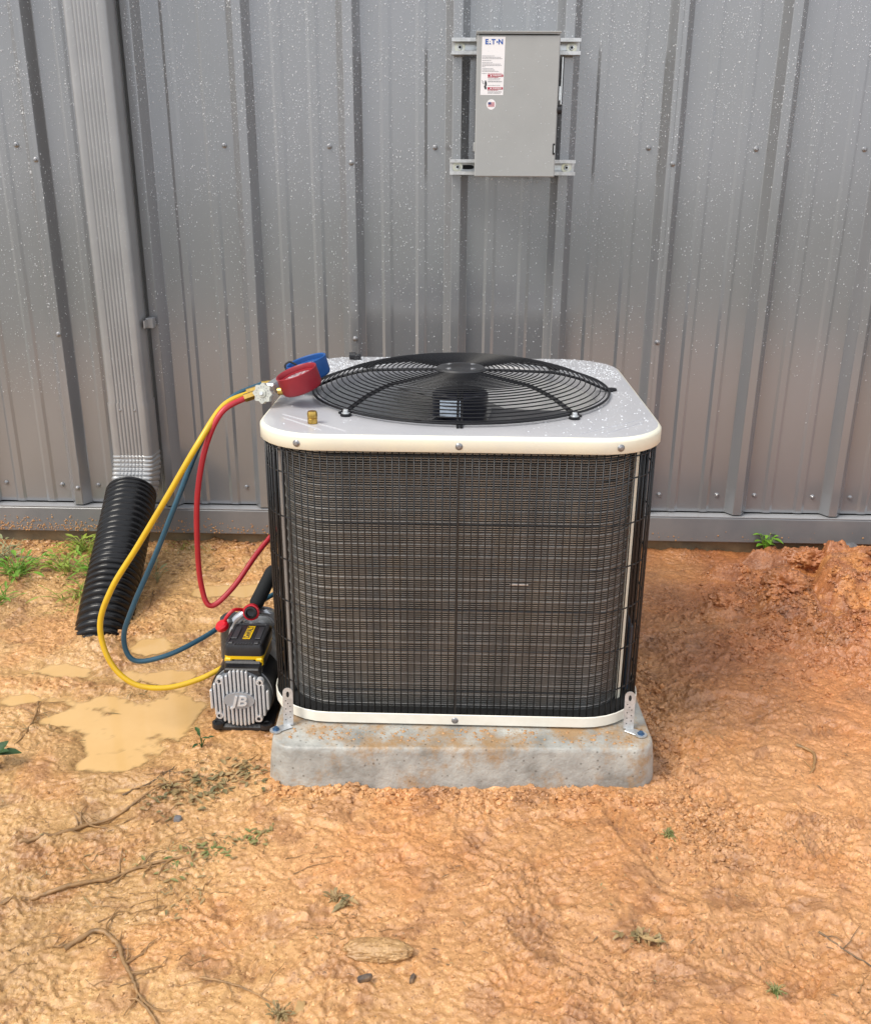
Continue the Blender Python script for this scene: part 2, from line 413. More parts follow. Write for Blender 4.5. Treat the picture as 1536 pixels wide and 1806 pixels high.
# ------------------------------------------------------------------ mesh helpers
class MB:
    def __init__(s): s.v = []; s.f = []; s.sm = []
    def add(s, vs, fs, smooth=False):
        o = len(s.v)
        s.v.extend([tuple(v) for v in vs])
        s.f.extend([tuple(i + o for i in f) for f in fs])
        s.sm.extend([smooth] * len(fs))
        return s
    def box(s, c, d, rot=None, bev=0.0):
        hx, hy, hz = d[0] / 2, d[1] / 2, d[2] / 2
        if bev <= 0:
            vs = [(x, y, z) for x in (-hx, hx) for y in (-hy, hy) for z in (-hz, hz)]
            fs = [(0, 1, 3, 2), (4, 6, 7, 5), (0, 4, 5, 1), (2, 3, 7, 6), (0, 2, 6, 4), (1, 5, 7, 3)]
        else:
            b = min(bev, hx * .95, hy * .95, hz * .95)
            vs = []; idx = {}
            for sx in (-1, 1):
                for sy in (-1, 1):
                    for sz in (-1, 1):
                        for k in range(3):
                            p = [sx * (hx - b), sy * (hy - b), sz * (hz - b)]
                            p[k] = (sx * hx, sy * hy, sz * hz)[k]
                            idx[(sx, sy, sz, k)] = len(vs); vs.append(tuple(p))
            fs = []
            for k in range(3):
                a, b2 = [i for i in range(3) if i != k]
                for sk in (-1, 1):
                    q = []
                    for (p, r) in ((-1, -1), (1, -1), (1, 1), (-1, 1)):
                        t = [0, 0, 0]; t[k] = sk; t[a] = p; t[b2] = r
                        q.append(idx[(t[0], t[1], t[2], k)])
                    fs.append(tuple(q))
            for k in range(3):
                a, b2 = [i for i in range(3) if i != k]
                for sa in (-1, 1):
                    for sb in (-1, 1):
                        q = []
                        for sk, kk in ((-1, a), (-1, b2), (1, b2), (1, a)):
                            t = [0, 0, 0]; t[k] = sk; t[a] = sa; t[b2] = sb
                            q.append(idx[(t[0], t[1], t[2], kk)])
                        fs.append(tuple(q))
            for sx in (-1, 1):
                for sy in (-1, 1):
                    for sz in (-1, 1):
                        fs.append(tuple(idx[(sx, sy, sz, k)] for k in range(3)))
        R = rot if rot is not None else Matrix.Identity(3)
        return s.add([R @ Vector(v) + Vector(c) for v in vs], fs)
    def loops(s, loops, closed=True, cap0=False, cap1=False, smooth=True):
        n = len(loops[0]); vs = [p for L in loops for p in L]; fs = []
        for i in range(len(loops) - 1):
            for j in range(n if closed else n - 1):
                k = (j + 1) % n
                fs.append((i * n + j, i * n + k, (i + 1) * n + k, (i + 1) * n + j))
        if cap0: fs.append(tuple(range(n))[::-1])
        if cap1: fs.append(tuple((len(loops) - 1) * n + j for j in range(n)))
        return s.add(vs, fs, smooth)
    def tube(s, path, r, n=8, closed=False, cap=True, smooth=True):
        P = [Vector(p) for p in path]; m = len(P)
        rr = r if isinstance(r, (list, tuple)) else [r] * m
        L = []; up = None
        for i in range(m):
            if closed: t = (P[(i + 1) % m] - P[i - 1])
            else: t = (P[min(i + 1, m - 1)] - P[max(i - 1, 0)])
            t.normalize()
            if up is None:
                up = Vector((0, 0, 1)) if abs(t.z) < .9 else Vector((1, 0, 0))
            a = t.cross(up)
            if a.length < 1e-6: a = t.orthogonal()
            a.normalize(); b = a.cross(t).normalized(); up = b
            L.append([P[i] + (a * math.cos(2 * PI * k / n) + b * math.sin(2 * PI * k / n)) * rr[i] for k in range(n)])
        if closed: L.append(L[0])
        return s.loops(L, True, cap and not closed, cap and not closed, smooth)
    def cyl(s, a, b, r, n=20, r2=None, smooth=True):
        return s.tube([a, b], [r, r if r2 is None else r2], n, smooth=smooth)
    def lathe(s, prof, origin, axis, n=32, smooth=True, cap0=True, cap1=True):
        ax = Vector(axis).normalized(); a = ax.orthogonal().normalized(); b = ax.cross(a)
        L = []
        for (h, r) in prof:
            L.append([Vector(origin) + ax * h + (a * math.cos(2 * PI * k / n) + b * math.sin(2 * PI * k / n)) * max(r, 1e-5) for k in range(n)])
        return s.loops(L, True, cap0, cap1, smooth)
    def prism(s, pts, o, ux, uy, depth, smooth=False):
        """polygon in plane (ux,uy) at o, pushed along the plane normal by depth"""
        o = Vector(o); ux = Vector(ux); uy = Vector(uy); nn = ux.cross(uy).normalized() * depth
        L0 = [o + ux * p[0] + uy * p[1] for p in pts]; L1 = [p + nn for p in L0]
        n = len(pts)
        fs = [tuple(range(n))[::-1], tuple(range(n, 2 * n))] + [(i, (i + 1) % n, n + (i + 1) % n, n + i) for i in range(n)]
        return s.add(L0 + L1, fs, smooth)
    def mesh(s, name, m=None):
        me = bpy.data.meshes.new(name)
        me.from_pydata(s.v, [], s.f)
        me.polygons.foreach_set('use_smooth', s.sm)
        if m is not None: me.materials.append(m)
        me.update()
        return me
    def build(s, name, m, parent=None, sharp=35):
        o = obj(name, s.mesh(name, m), parent)
        if any(s.sm) and sharp:
            o.data.set_sharp_from_angle(angle=math.radians(sharp))
        return o


def obj(name, me, parent=None, mw=None):
    o = bpy.data.objects.new(name, me)
    COL.objects.link(o)
    if parent is not None: o.parent = parent
    return o


def tag(o, label, cat, group=None):
    o['label'] = label; o['category'] = cat
    if group: o['group'] = group
    return o


def thing(name, label, cat, loc=(0, 0, 0), group=None):
    """an Empty at the foot of the thing; parts are built in world coordinates and shifted back"""
    o = bpy.data.objects.new(name, None)
    COL.objects.link(o); o.location = loc; o.empty_display_size = .05
    return tag(o, label, cat, group)


def settle(root):
    """parts were meshed in world coordinates: make their parent's place their origin"""
    off = Vector(root.location)
    for ch in root.children:
        ch.location = Vector(ch.location) - off


def kids(o):
    return [c for c in COL.objects if c.parent is o]


def rrect(hx, hy, r, cx=0, cy=0, z=0, n=8):
    P = []
    for k, (sx, sy) in enumerate([(1, 1), (-1, 1), (-1, -1), (1, -1)]):
        for i in range(n + 1):
            a = k * PI / 2 + i * PI / 2 / n
            P.append(Vector((cx + sx * (hx - r) + r * math.cos(a), cy + sy * (hy - r) + r * math.sin(a), z)))
    return P


def ring_path(r, z, cx, cy, n=64):
    return [Vector((cx + r * math.cos(2 * PI * k / n), cy + r * math.sin(2 * PI * k / n), z)) for k in range(n)]


def crom(P, sub=8):
    P = [Vector(p) for p in P]; out = []
    for i in range(len(P) - 1):
        p0 = P[max(i - 1, 0)]; p1 = P[i]; p2 = P[i + 1]; p3 = P[min(i + 2, len(P) - 1)]
        for k in range(sub):
            t = k / sub
            out.append(.5 * ((2 * p1) + (p2 - p0) * t + (2 * p0 - 5 * p1 + 4 * p2 - p3) * t * t + (3 * p1 - p0 - 3 * p2 + p3) * t ** 3))
    out.append(P[-1])
    return out


def text(name, s, m, parent, o, ux, uy, size, ext=.0003, bold=0.0, shear=0.0, wid=None):
    cu = bpy.data.curves.new(name, 'FONT')
    cu.body = s; cu.size = size; cu.extrude = ext; cu.offset = bold; cu.shear = shear
    cu.align_x = 'CENTER'; cu.align_y = 'CENTER'; cu.resolution_u = 3
    t = bpy.data.objects.new(name, cu); COL.objects.link(t)
    dg = bpy.context.evaluated_depsgraph_get()
    me = bpy.data.meshes.new_from_object(t.evaluated_get(dg))
    bpy.data.objects.remove(t); bpy.data.curves.remove(cu)
    ux = Vector(ux).normalized(); uy = Vector(uy).normalized(); nn = ux.cross(uy)
    mw = Matrix(((ux.x, uy.x, nn.x, o[0]), (ux.y, uy.y, nn.y, o[1]), (ux.z, uy.z, nn.z, o[2]), (0, 0, 0, 1)))
    if wid:
        xs = [v.co.x for v in me.vertices]
        k = wid / (max(xs) - min(xs))
        me.transform(Matrix.Diagonal((k, 1, 1, 1)))
    me.transform(mw)
    me.name = name; me.materials.clear(); me.materials.append(m)
    return obj(name, me, parent)


# ================================================================== GROUND
def build_ground():
    xs = np.arange(-1.70, 1.52, .0028)
    ys = np.arange(-2.0, .03, .0029)
    def ext(lo, hi, a, first):
        o = []; d = first; v = a
        while abs(v - a) < 60:
            d *= 1.45; v = v + (d if hi else -d); o.append(v)
        return o
    xl = np.array(ext(0, False, xs[0], .006))[::-1]; xh = np.array(ext(0, True, xs[-1], .006))
    yl = np.array(ext(0, False, ys[0], .006))[::-1]; yh = np.array(ext(0, True, ys[-1], .02))
    X = np.concatenate([xl, xs, xh]); Yv = np.concatenate([yl, ys, yh])
    gx, gy = np.meshgrid(X, Yv)
    fx, fy = gx.ravel(), gy.ravel()
    z = ground_h(fx, fy)
    nx, ny = len(X), len(Yv)
    me = bpy.data.meshes.new('ground')
    me.vertices.add(nx * ny)
    me.vertices.foreach_set('co', np.stack([fx, fy, z], 1).ravel().astype(np.float32))
    i = (np.arange(ny - 1)[:, None] * nx + np.arange(nx - 1)[None]).ravel()
    q = np.stack([i, i + 1, i + nx + 1, i + nx], 1).astype(np.int32)
    me.loops.add(q.size); me.loops.foreach_set('vertex_index', q.ravel())
    me.polygons.add(len(q))
    me.polygons.foreach_set('loop_start', np.arange(0, q.size, 4, dtype=np.int32))
    me.polygons.foreach_set('loop_total', np.full(len(q), 4, dtype=np.int32))
    me.polygons.foreach_set('use_smooth', np.ones(len(q), dtype=bool))
    me.update(calc_edges=True)
    a = me.color_attributes.new('soil', 'FLOAT_COLOR', 'POINT')
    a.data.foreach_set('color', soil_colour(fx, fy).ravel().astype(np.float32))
    me.materials.append(M['mud'])
    o = obj('ground', me); o['kind'] = 'structure'


build_ground()

# muddy water standing in the dips
mw_ = mat('muddy_water', (.62, .385, .155), .05, 0, .6, .0, var=(.66, .42, .18), vscale=6, bump=.06, bscale=22)
_n = mw_.node_tree.nodes; _l = mw_.node_tree.links
_at = _n.new('ShaderNodeAttribute'); _at.attribute_name = 'depth'
_l.new(_at.outputs['Fac'], _n['Principled BSDF'].inputs['Alpha'])


def water(x0, x1, y0, y1, z):
    """a sheet of turbid water: the deeper it stands, the less of the mud below shows"""
    xs = np.arange(x0, x1, .005); ys = np.arange(y0, y1, .005)
    gx, gy = np.meshgrid(xs, ys)
    g = ground_h(gx.ravel(), gy.ravel()).reshape(gx.shape); pm = puddle_mask(gx, gy)
    d = z - g
    ok = (d > -.003) & (pm > -.25)
    nx = len(xs); F = []; use = {}
    cell = ok[:-1, :-1] | ok[1:, :-1] | ok[:-1, 1:] | ok[1:, 1:]
    V = []; D = []
    def vid(j, i):
        k = (j, i)
        if k not in use:
            use[k] = len(V); V.append((xs[i], ys[j], z)); D.append(float(np.clip(d[j, i] / .0045, 0, 1) ** .8))
        return use[k]
    for j, i in zip(*np.nonzero(cell)):
        F.append((vid(j, i), vid(j, i + 1), vid(j + 1, i + 1), vid(j + 1, i)))
    me = bpy.data.meshes.new('puddle'); me.from_pydata(V, [], F)
    a = me.attributes.new('depth', 'FLOAT', 'POINT'); a.data.foreach_set('value', D)
    me.materials.append(mw_)
    o = obj('puddle', me); o['kind'] = 'structure'


for q in [(-1.2, -.5, -1.38, -.66, -.0056), (-.86, -.46, -.46, -.28, -.0066)]:
    water(*q)

# ================================================================== WALL
S = .3048
X0 = -1.2476
ZB, ZT = .137, 3.3


def prof(x):
    """how far the sheet stands out (towards -y) at x"""
    t = ((x - X0 + S / 2) % S) - S / 2
    a = abs(t)
    d = 0.0
    if a < .0125: d = .032
    elif a < .034: d = .032 * (1 - (a - .0125) / .0215)
    for c in (S / 3, -S / 3):
        b = abs(t - c)
        if b < .009: d = .0045
        elif b < .017: d = .0045 * (1 - (b - .009) / .008)
    return d


wall = thing('metal_wall', 'grey ribbed steel building wall wet with rain behind the condenser', 'wall', (0, 0, 0))


def panel_mesh(k0, k1, name, zoff):
    xs = []
    for k in range(k0, k1):
        c = X0 + k * S
        xs += [c, c + .0115, c + .0135, c + .033, c + .035]
        for m_ in (S / 3, 2 * S / 3):
            xs += [c + m_ - .0175, c + m_ - .0165, c + m_ - .0095, c + m_ - .0085, c + m_ + .0085, c + m_ + .0095, c + m_ + .0165, c + m_ + .0175]
        xs += [c + S - .035, c + S - .033, c + S - .0135, c + S - .0115]
    xs += [X0 + k1 * S, X0 + k1 * S + .0135, X0 + k1 * S + .018]
    L = []
    for z in (ZB, 1.0, 2.1, ZT):
        L.append([Vector((x, -prof(x) - zoff, z)) for x in xs])
    b = MB(); b.loops(L, closed=False, smooth=True)
    inner = [[Vector((v.x, v.y + .0009, v.z)) for v in l] for l in L]
    b.loops([l[::-1] for l in inner], closed=False, smooth=True)
    b.loops([L[0], inner[0]], closed=False, smooth=False)
    b.loops([[L[i][-1], inner[i][-1]] for i in range(4)], closed=False, smooth=False)
    return b


for i, k0 in enumerate(range(-12, 18, 3)):
    o = panel_mesh(k0, k0 + 3, 'wall_panel', .0010 if i % 2 else .0022).build('wall_panel', M['wall'], wall, sharp=14)
# screws with a domed washer head
sb = MB()
sb.lathe([(-.001, .0076), (.0012, .0076), (.0022, .0066)], (0, 0, 0), (0, -1, 0), 14)
sb.lathe([(.002, .0046), (.0055, .0044), (.0070, .003)], (0, 0, 0), (0, -1, 0), 6, smooth=False)
sme = sb.mesh('screw', M['screw'])


def screw(x, z, lap=False):
    o = obj('screw', sme, wall)
    o.location = (x, -prof(x) - .0022, z + rnd.uniform(-.002, .002))
    o.rotation_euler = (0, rnd.uniform(0, 3), 0)


for k in range(-6, 14):
    c = X0 + k * S
    if abs(k - 1) > 0: screw(c - .062, 1.235)
    if k != 1: screw(c - .062, .1955 if k < 5 else .193); screw(c + .058, .196 if k < 5 else .193)
    if k % 3 == 0:
        screw(c + .004, 1.1935); screw(c + .004, .690); screw(c + .002, .193); screw(c + .004, 1.69)
# base flashing with its sloping ledge
b = MB()
pr = [(-.002, .1300), (-.040, .1285), (-.043, .1255), (-.043, .048), (-.0405, .0455), (-.002, .0455)]
b.loops([[Vector((x, y, z)) for (y, z) in pr] for x in (-5.0, -1.6, -.6, .5, 1.7, 6.0)], closed=True, smooth=False)
b.build('base_flashing', M['trim'], wall)
b = MB(); b.box((0.5, -.022, .1312), (11, .040, .0022)); b.build('flashing_ledge', M['ledge'], wall)
# concrete footing under it
cm = mat('footing_concrete', (.13, .105, .065), .7, var=(.24, .17, .09), vscale=14, bump=.8, bscale=60, vdet=8)
b = MB()
L = []
for z in (-.12, .0, .02, .0452):
    L.append([Vector((x, -.022 + .004 * math.sin(x * 31 + z * 90) + .002 * math.sin(x * 83), z)) for x in np.arange(-5, 6, .02)])
b.loops(L, closed=False, smooth=True); b.build('footing', cm, wall)
b = MB(); b.box((.5, .12, 1.7), (11, .2, 3.3)); b.build('wall_core', M['dark_in'], wall)

# ================================================================== DOWNSPOUT
dsx0, dsx1, dsy0, dsy1 = -1.082, -.962, -.125, -.040


def ds_profile(z, x0=dsx0, x1=dsx1, y0=dsy0, y1=dsy1, rb=.0026, tilt=0, grow=0.0):
    P = []
    r = .014
    x0 -= grow; x1 += grow; y0 -= grow; y1 += grow
    def arc(cx, cy, a0):
        for i in range(5):
            a = a0 + i * PI / 8
            P.append((cx + r * math.cos(a), cy + r * math.sin(a)))
    arc(x0 + r, y0 + r, PI)
    a, b_ = x0 + .024, x1 - .024
    nr = 7
    for i in range(nr * 6 + 1):
        u = i / (nr * 6)
        P.append((a + (b_ - a) * u, y0 + rb * (1 - abs(math.cos(PI * nr * u)))))
    arc(x1 - r, y0 + r, 1.5 * PI)
    arc(x1 - r, y1 - r, 0)
    arc(x0 + r, y1 - r, PI / 2)
    return [Vector((p[0], p[1], z)) for p in P]


ds = thing('downspout', 'grey fluted steel downspout running down the wall into black drain pipe', 'downspout', (-1.02, -.08, .3))
b = MB(); b.loops([ds_profile(3.2), ds_profile(1.5), ds_profile(.497)], smooth=True); b.build('upper_pipe', M['downspout'], ds, 28)
b = MB(); b.loops([ds_profile(.5, grow=.0022), ds_profile(.33, grow=.0022)], smooth=True)
b.loops([ds_profile(.497, grow=-.003), ds_profile(.5, grow=.0022)], smooth=False)
b.build('lower_pipe', M['downspout'], ds, 28)
# crimped elbow that turns towards the drain
b = MB(); L = []
nn_ = 10
for i in range(nn_ * 5 + 1):
    u = i / (nn_ * 5)
    ph = i % 5
    g = .0026 - (.0035 if ph == 0 else 0) - (.0008 if ph in (1, 4) else 0)
    ang = u * .50
    P0 = ds_profile(0, grow=g + .001 + .002 * u, rb=.0026 if ph in (2, 3) else .0012)
    cc = Vector((-1.022 - .016 * u * u, -.0825 - .050 * u * u, .335 - .150 * u))
    out = []
    for v in P0:
        qx, qy = v.x + 1.022, v.y + .0825
        w = cc + Vector((qx, qy * math.cos(ang), -qy * math.sin(ang)))
        out.append(w)
    L.append(out)
b.loops(L, smooth=True); b.build('elbow', mat('elbow_metal', (.36, .365, .37), .28, .35, .5, .2, var=(.42, .425, .43), vscale=30), ds, 22)
for (x, z) in ((-1.043, .478), (-.998, .478)):
    b = MB(); b.lathe([(0, .0035), (.002, .0032), (.003, .0015)], (x, dsy0 - .0015, z), (0, -1, 0), 10); b.build('rivet', M['screw'], ds)
b = MB(); b.box((-.945, -.062, .735), (.022, .03, .03), bev=.002); b.box((-.951, -.08, .735), (.004, .05, .022)); b.build('wall_clip', M['downspout'], ds)
settle(ds)

# ================================================================== CORRUGATED DRAIN
A = Vector((-1.028, -.150, .218)); B = Vector((-.956, -.735, -.075))
b = MB(); L = []
path = crom([A, A + (B - A) * .33 + Vector((.004, 0, .012)), A + (B - A) * .66 + Vector((.002, 0, .012)), B], 72)
nseg = len(path); nr = 31
for i in range(nseg):
    t = (path[min(i + 1, nseg - 1)] - path[max(i - 1, 0)]).normalized()
    a = Vector((1, 0, 0)); a = (a - t * a.dot(t)).normalized(); c = t.cross(a)
    ph = (i / (nseg - 1) * nr) % 1.0
    bulge = 0.5 - .5 * math.cos(2 * PI * ph); bulge = min(1, bulge * 1.5) ** .8
    r = .0655 + .0085 * bulge - .003 * i / nseg
    L.append([path[i] + (a * math.cos(2 * PI * k / 48) * 1.04 + c * math.sin(2 * PI * k / 48)) * r for k in range(48)])
inn = [path[0] + (p - path[0]) * .93 for p in L[0]]
inn2 = [p + (path[6] - path[0]) for p in inn]
b.loops([inn2, inn] + L, smooth=True)
o = b.build('drain_pipe', M['pipe'], None, 60)
tag(o, 'black corrugated plastic drain pipe slanting from the downspout into the mud', 'drain pipe')

# ================================================================== DISCONNECT BOX ON STRUTS
for (zc, x0, x1, lab) in ((1.490, -.045, .304, 'upper zinc strut channel on the wall behind the grey disconnect box'),
                          (1.182, -.047, .306, 'lower zinc strut channel on the wall at the foot of the disconnect box')):
    st = thing('strut_channel', lab, 'strut channel', (.13, -.04, zc), 'zinc strut channels')
    b = MB()
    y0, y1 = -.036, -.072
    pr = [(y0, -.0205), (y1, -.0205), (y1, -.0115), (y1 + .008, -.0115), (y1 + .008, -.0135), (y1 + .003, -.0135), (y1 + .003, -.0180), (y0 - .003, -.0180),
          (y0 - .003, .0180), (y1 + .003, .0180), (y1 + .003, .0135), (y1 + .008, .0135), (y1 + .008, .0115), (y1, .0115), (y1, .0205), (y0, .0205)]
    b.loops([[Vector((x, y, zc + z)) for (y, z) in pr] for x in (x0, x1)], closed=True, cap0=True, cap1=True, smooth=False)
    b.build('channel', M['galv'], st)
    for x in (x0 + .022, x1 - .022):
        b = MB(); b.lathe([(0, .0142), (.002, .0142), (.0021, .006)], (x, y0 - .0032, zc), (0, -1, 0), 20); b.build('washer', M['yzinc'], st)
        b = MB(); b.lathe([(.002, .0072), (.0065, .0072), (.0075, .0055)], (x, y0 - .0032, zc), (0, -1, 0), 6, smooth=False); b.build('bolt', M['zinc'], st)
        b = MB(); b.lathe([(.0, .0036), (.0004, .0036)], (x, y0 - .0109, zc), (0, -1, 0), 8); b.build('bolt_recess', M['hole'], st)
    for x in ((x0 + .050), (x1 - .050)):
        b = MB(); b.add([(x + .013 * math.cos(a) + (.006 if math.cos(a) > 0 else -.006), y0 - .0034, zc + .0062 * math.sin(a)) for a in [2 * PI * k / 16 for k in range(16)]], [tuple(range(16))])
        b.build('slot', M['hole'] if (zc < 1.3 and x < .1) else M['zinc'], st)
    settle(st)

bx0, bx1, bz0, bz1, byf = .022, .238, 1.157, 1.509, -.190
db = thing('disconnect_box', 'grey steel electrical disconnect box with white label on the wall', 'disconnect box', (.13, -.07, 1.157))
b = MB(); b.box((.130, (byf + .008 - .0735) / 2, (bz0 + bz1) / 2), (.208, abs(byf + .008 + .0735), bz1 - bz0 - .006), bev=.002); b.build('enclosure', M['box'], db)
b = MB(); b.box((.130, byf + .004, (bz0 + bz1) / 2 - .003), (.216, .009, bz1 - bz0 - .006), bev=.0025)
b.box((.130, byf + .013, bz0 + .0025), (.214, .02, .003)); b.box((.0235, byf + .013, (bz0 + bz1) / 2), (.003, .02, .34)); b.build('door', M['box'], db)
b = MB(); b.box((.130, (byf - .073) / 2 - .002, bz1 + .001), (.220, .125, .003), bev=.001); b.box((.130, byf - .003, bz1 - .001), (.220, .002, .005)); b.build('drip_hood', M['box'], db)
b = MB(); b.box((.0205, byf + .02, 1.232), (.006, .03, .024), bev=.002); b.build('hinge', M['box'], db)
b = MB(); b.box((.233, byf - .001, 1.228), (.006, .003, .028), bev=.001); b.build('hasp_slot', M['hole'], db)
b = MB(); b.box((.2345, byf - .0028, 1.228), (.0022, .002, .018)); b.build('hasp', M['zinc'], db)
b = MB(); b.box((.240, byf + .03, 1.405), (.006, .030, .10), bev=.001); b.build('handle_plate', M['black_plastic'], db)
b = MB(); b.box((.2465, byf + .012, 1.395), (.0035, .022, .115), bev=.0012); b.box((.2425, byf + .012, 1.365), (.005, .018, .035), bev=.001); b.build('switch_lever', M['zinc'], db)
b = MB(); b.lathe([(-.007, .011), (.005, .011), (.006, .009)], (.2445, byf + .010, 1.325), (1, 0, 0), 14); b.build('lever_grip', M['black_plastic'], db)
# its printed label
yl = byf - .0008
lb = MB(); lb.add([(.0335, yl, 1.360), (.0935, yl, 1.360), (.0955, yl, 1.4985), (.0355, yl, 1.4985)], [(0, 1, 2, 3)]); lab = lb.build('label', M['label'], db)
yl -= .0004
UX, UY = (1, 0, 0), (0, 0, 1)
# wordmark: E, a split A, T, a dot for O, N
tx = text('wordmark', 'E', M['ink_blue'], lab, (.0475, yl, 1.4862), UX, UY, .0165, .0001, .0006)
text('wordmark', 'T', M['ink_blue'], lab, (.0648, yl, 1.4862), UX, UY, .0165, .0001, .0006)
text('wordmark', 'N', M['ink_blue'], lab, (.0835, yl, 1.4862), UX, UY, .0165, .0001, .0006)
b = MB()
b.add([(.0530, yl, 1.4805), (.0590, yl, 1.4805), (.0575, yl, 1.4838), (.0545, yl, 1.4838)], [(0, 1, 2, 3)])
b.add([(.0551, yl, 1.4865), (.0569, yl, 1.4865), (.0565, yl, 1.4885), (.0555, yl, 1.4885)], [(0, 1, 2, 3)])
b.add([(.0745 + .0022 * math.cos(a), yl, 1.4862 + .0022 * math.sin(a)) for a in [2 * PI * k / 12 for k in range(12)]], [tuple(range(12))])
b.build('wordmark_dot', M['ink_blue'], lab)
b = MB()
rr = random.Random(3)
def textline(bm, x, z, w, h=.0011):
    xx = x
    while xx < x + w:
        d = rr.uniform(.002, .006); d = min(d, x + w - xx)
        bm.add([(xx, yl, z), (xx + d, yl, z), (xx + d, yl, z + h), (xx, yl, z + h)], [(0, 1, 2, 3)])
        xx += d + .0009
for z, w in ((1.4530, .032), (1.4498, .048), (1.4466, .052), (1.4418, .024), (1.4370, .027), (1.4338, .048), (1.4306, .051), (1.4274, .008), (1.4228, .030), (1.4196, .034), (1.4164, .044)):
    textline(b, .0365, z, w)
textline(b, .0363, 1.4115, .013)
for z, w in ((1.3990, .032), (1.3962, .030), (1.3830, .032), (1.3690, .036), (1.3662, .037), (1.3640, .034)):
    textline(b, .0530, z, w, .0009)
for z in (1.3915, 1.3928): textline(b, .0525, z, .037, .0009)
b.build('fine_print', M['ink_grey'], lab)
for z in (1.4040, 1.3736):
    b = MB()
    b.add([(.0520, yl, z), (.0925, yl, z), (.0925, yl, z + .0055), (.0520, yl, z + .0055)], [(0, 1, 2, 3)])
    b.build('red_band', M['ink_red'], lab)
    b = MB(); textline(b, .0520, z - .0022, .028, .0013)
    if z > 1.4: textline(b, .0520, 1.4108, .037, .0011)
    b.build('red_print', M['ink_red'], lab)
for z in (1.4067, 1.3763):
    text('warning_word', '\u25b2 WARNING', M['label'], lab, (.0735, yl - .0003, z), UX, UY, .0050, .00005, .0001)
b = MB()
b.add([(.0425, yl, 1.3800), (.0475, yl, 1.3790), (.0500, yl, 1.3840), (.0497, yl, 1.3905), (.0470, yl, 1.3958), (.0450, yl, 1.3945), (.0440, yl, 1.3880), (.0452, yl, 1.3850)], [tuple(range(8))])
b.add([(.0452, yl, 1.3740), (.0485, yl, 1.3738), (.0500, yl, 1.3790), (.0430, yl, 1.3795)], [(0, 1, 2, 3)])
b.tube([(.0372, yl, 1.3950), (.0400, yl, 1.3925), (.0388, yl, 1.3905), (.0425, yl, 1.3860)], .0006, 4)
b.build('hand_symbol', M['ink_black'], lab)
b = MB(); b.add([(.0628 + .0122 * math.cos(a), byf - .0008, 1.3372 + .0128 * math.sin(a)) for a in [2 * PI * k / 28 for k in range(28)]], [tuple(range(28))]); stk = b.build('round_sticker', M['label'], db)
b = MB()
for k in range(7):
    z = 1.3318 + k * .00165
    b.add([(.0545, yl, z), (.0715, yl, z), (.0715, yl, z + .0009), (.0545, yl, z + .0009)], [(0, 1, 2, 3)])
b.build('flag_stripes', mat('flag_red', (.55, .14, .18), .4), stk)
b = MB(); b.add([(.0545, yl - .0002, 1.3372), (.0625, yl - .0002, 1.3372), (.0625, yl - .0002, 1.3429), (.0545, yl - .0002, 1.3429)], [(0, 1, 2, 3)]); b.build('flag_canton', mat('flag_blue', (.05, .06, .18), .4), stk)
settle(db)

# ================================================================== CONCRETE PAD
pad_m = bpy.data.materials.new('wet_concrete'); pad_m.use_nodes = True
n = pad_m.node_tree.nodes; l = pad_m.node_tree.links; bs = n['Principled BSDF']
tc = n.new('ShaderNodeTexCoord')
n1 = n.new('ShaderNodeTexNoise'); n1.inputs['Scale'].default_value = 15; n1.inputs['Detail'].default_value = 12; n1.inputs['Roughness'].default_value = .6
l.new(tc.outputs['Object'], n1.inputs['Vector'])
c1 = n.new('ShaderNodeValToRGB'); e = c1.color_ramp.elements
e[0].position = .34; e[0].color = (.22, .215, .195, 1); e[1].position = .66; e[1].color = (.45, .445, .405, 1)
x = e.new(.48); x.color = (.33, .325, .30, 1)
l.new(n1.outputs['Fac'], c1.inputs['Fac'])
# clay smeared over it, more of it low down and on top
n2 = n.new('ShaderNodeTexNoise'); n2.inputs['Scale'].default_value = 10; n2.inputs['Detail'].default_value = 12; n2.inputs['Roughness'].default_value = .78
mp = n.new('ShaderNodeMapping'); mp.inputs['Location'].default_value = (3.1, 1.2, .7); l.new(tc.outputs['Object'], mp.inputs[0]); l.new(mp.outputs[0], n2.inputs['Vector'])
ge = n.new('ShaderNodeNewGeometry'); sx = n.new('ShaderNodeSeparateXYZ'); l.new(ge.outputs['Normal'], sx.inputs[0])
up = n.new('ShaderNodeMath'); up.operation = 'MULTIPLY_ADD'; up.inputs[1].default_value = .07; l.new(sx.outputs[2], up.inputs[0]); l.new(n2.outputs['Fac'], up.inputs[2])
c2 = n.new('ShaderNodeValToRGB'); c2.color_ramp.elements[0].position = .525; c2.color_ramp.elements[1].position = .66
c2.color_ramp.elements[0].color = (0, 0, 0, 1); c2.color_ramp.elements[1].color = (.85, .85, .85, 1)
l.new(up.outputs[0], c2.inputs['Fac'])
mx = n.new('ShaderNodeMix'); mx.data_type = 'RGBA'; l.new(c2.outputs[0], mx.inputs[0]); l.new(c1.outputs[0], mx.inputs[6]); mx.inputs[7].default_value = (.34, .20, .085, 1)
vo = n.new('ShaderNodeTexVoronoi'); vo.inputs['Scale'].default_value = 60; l.new(tc.outputs['Object'], vo.inputs['Vector'])
c3 = n.new('ShaderNodeValToRGB'); c3.color_ramp.elements[0].position = .10; c3.color_ramp.elements[1].position = .17; c3.color_ramp.elements[0].color = (.35, .33, .3, 1)
l.new(vo.outputs['Distance'], c3.inputs['Fac'])
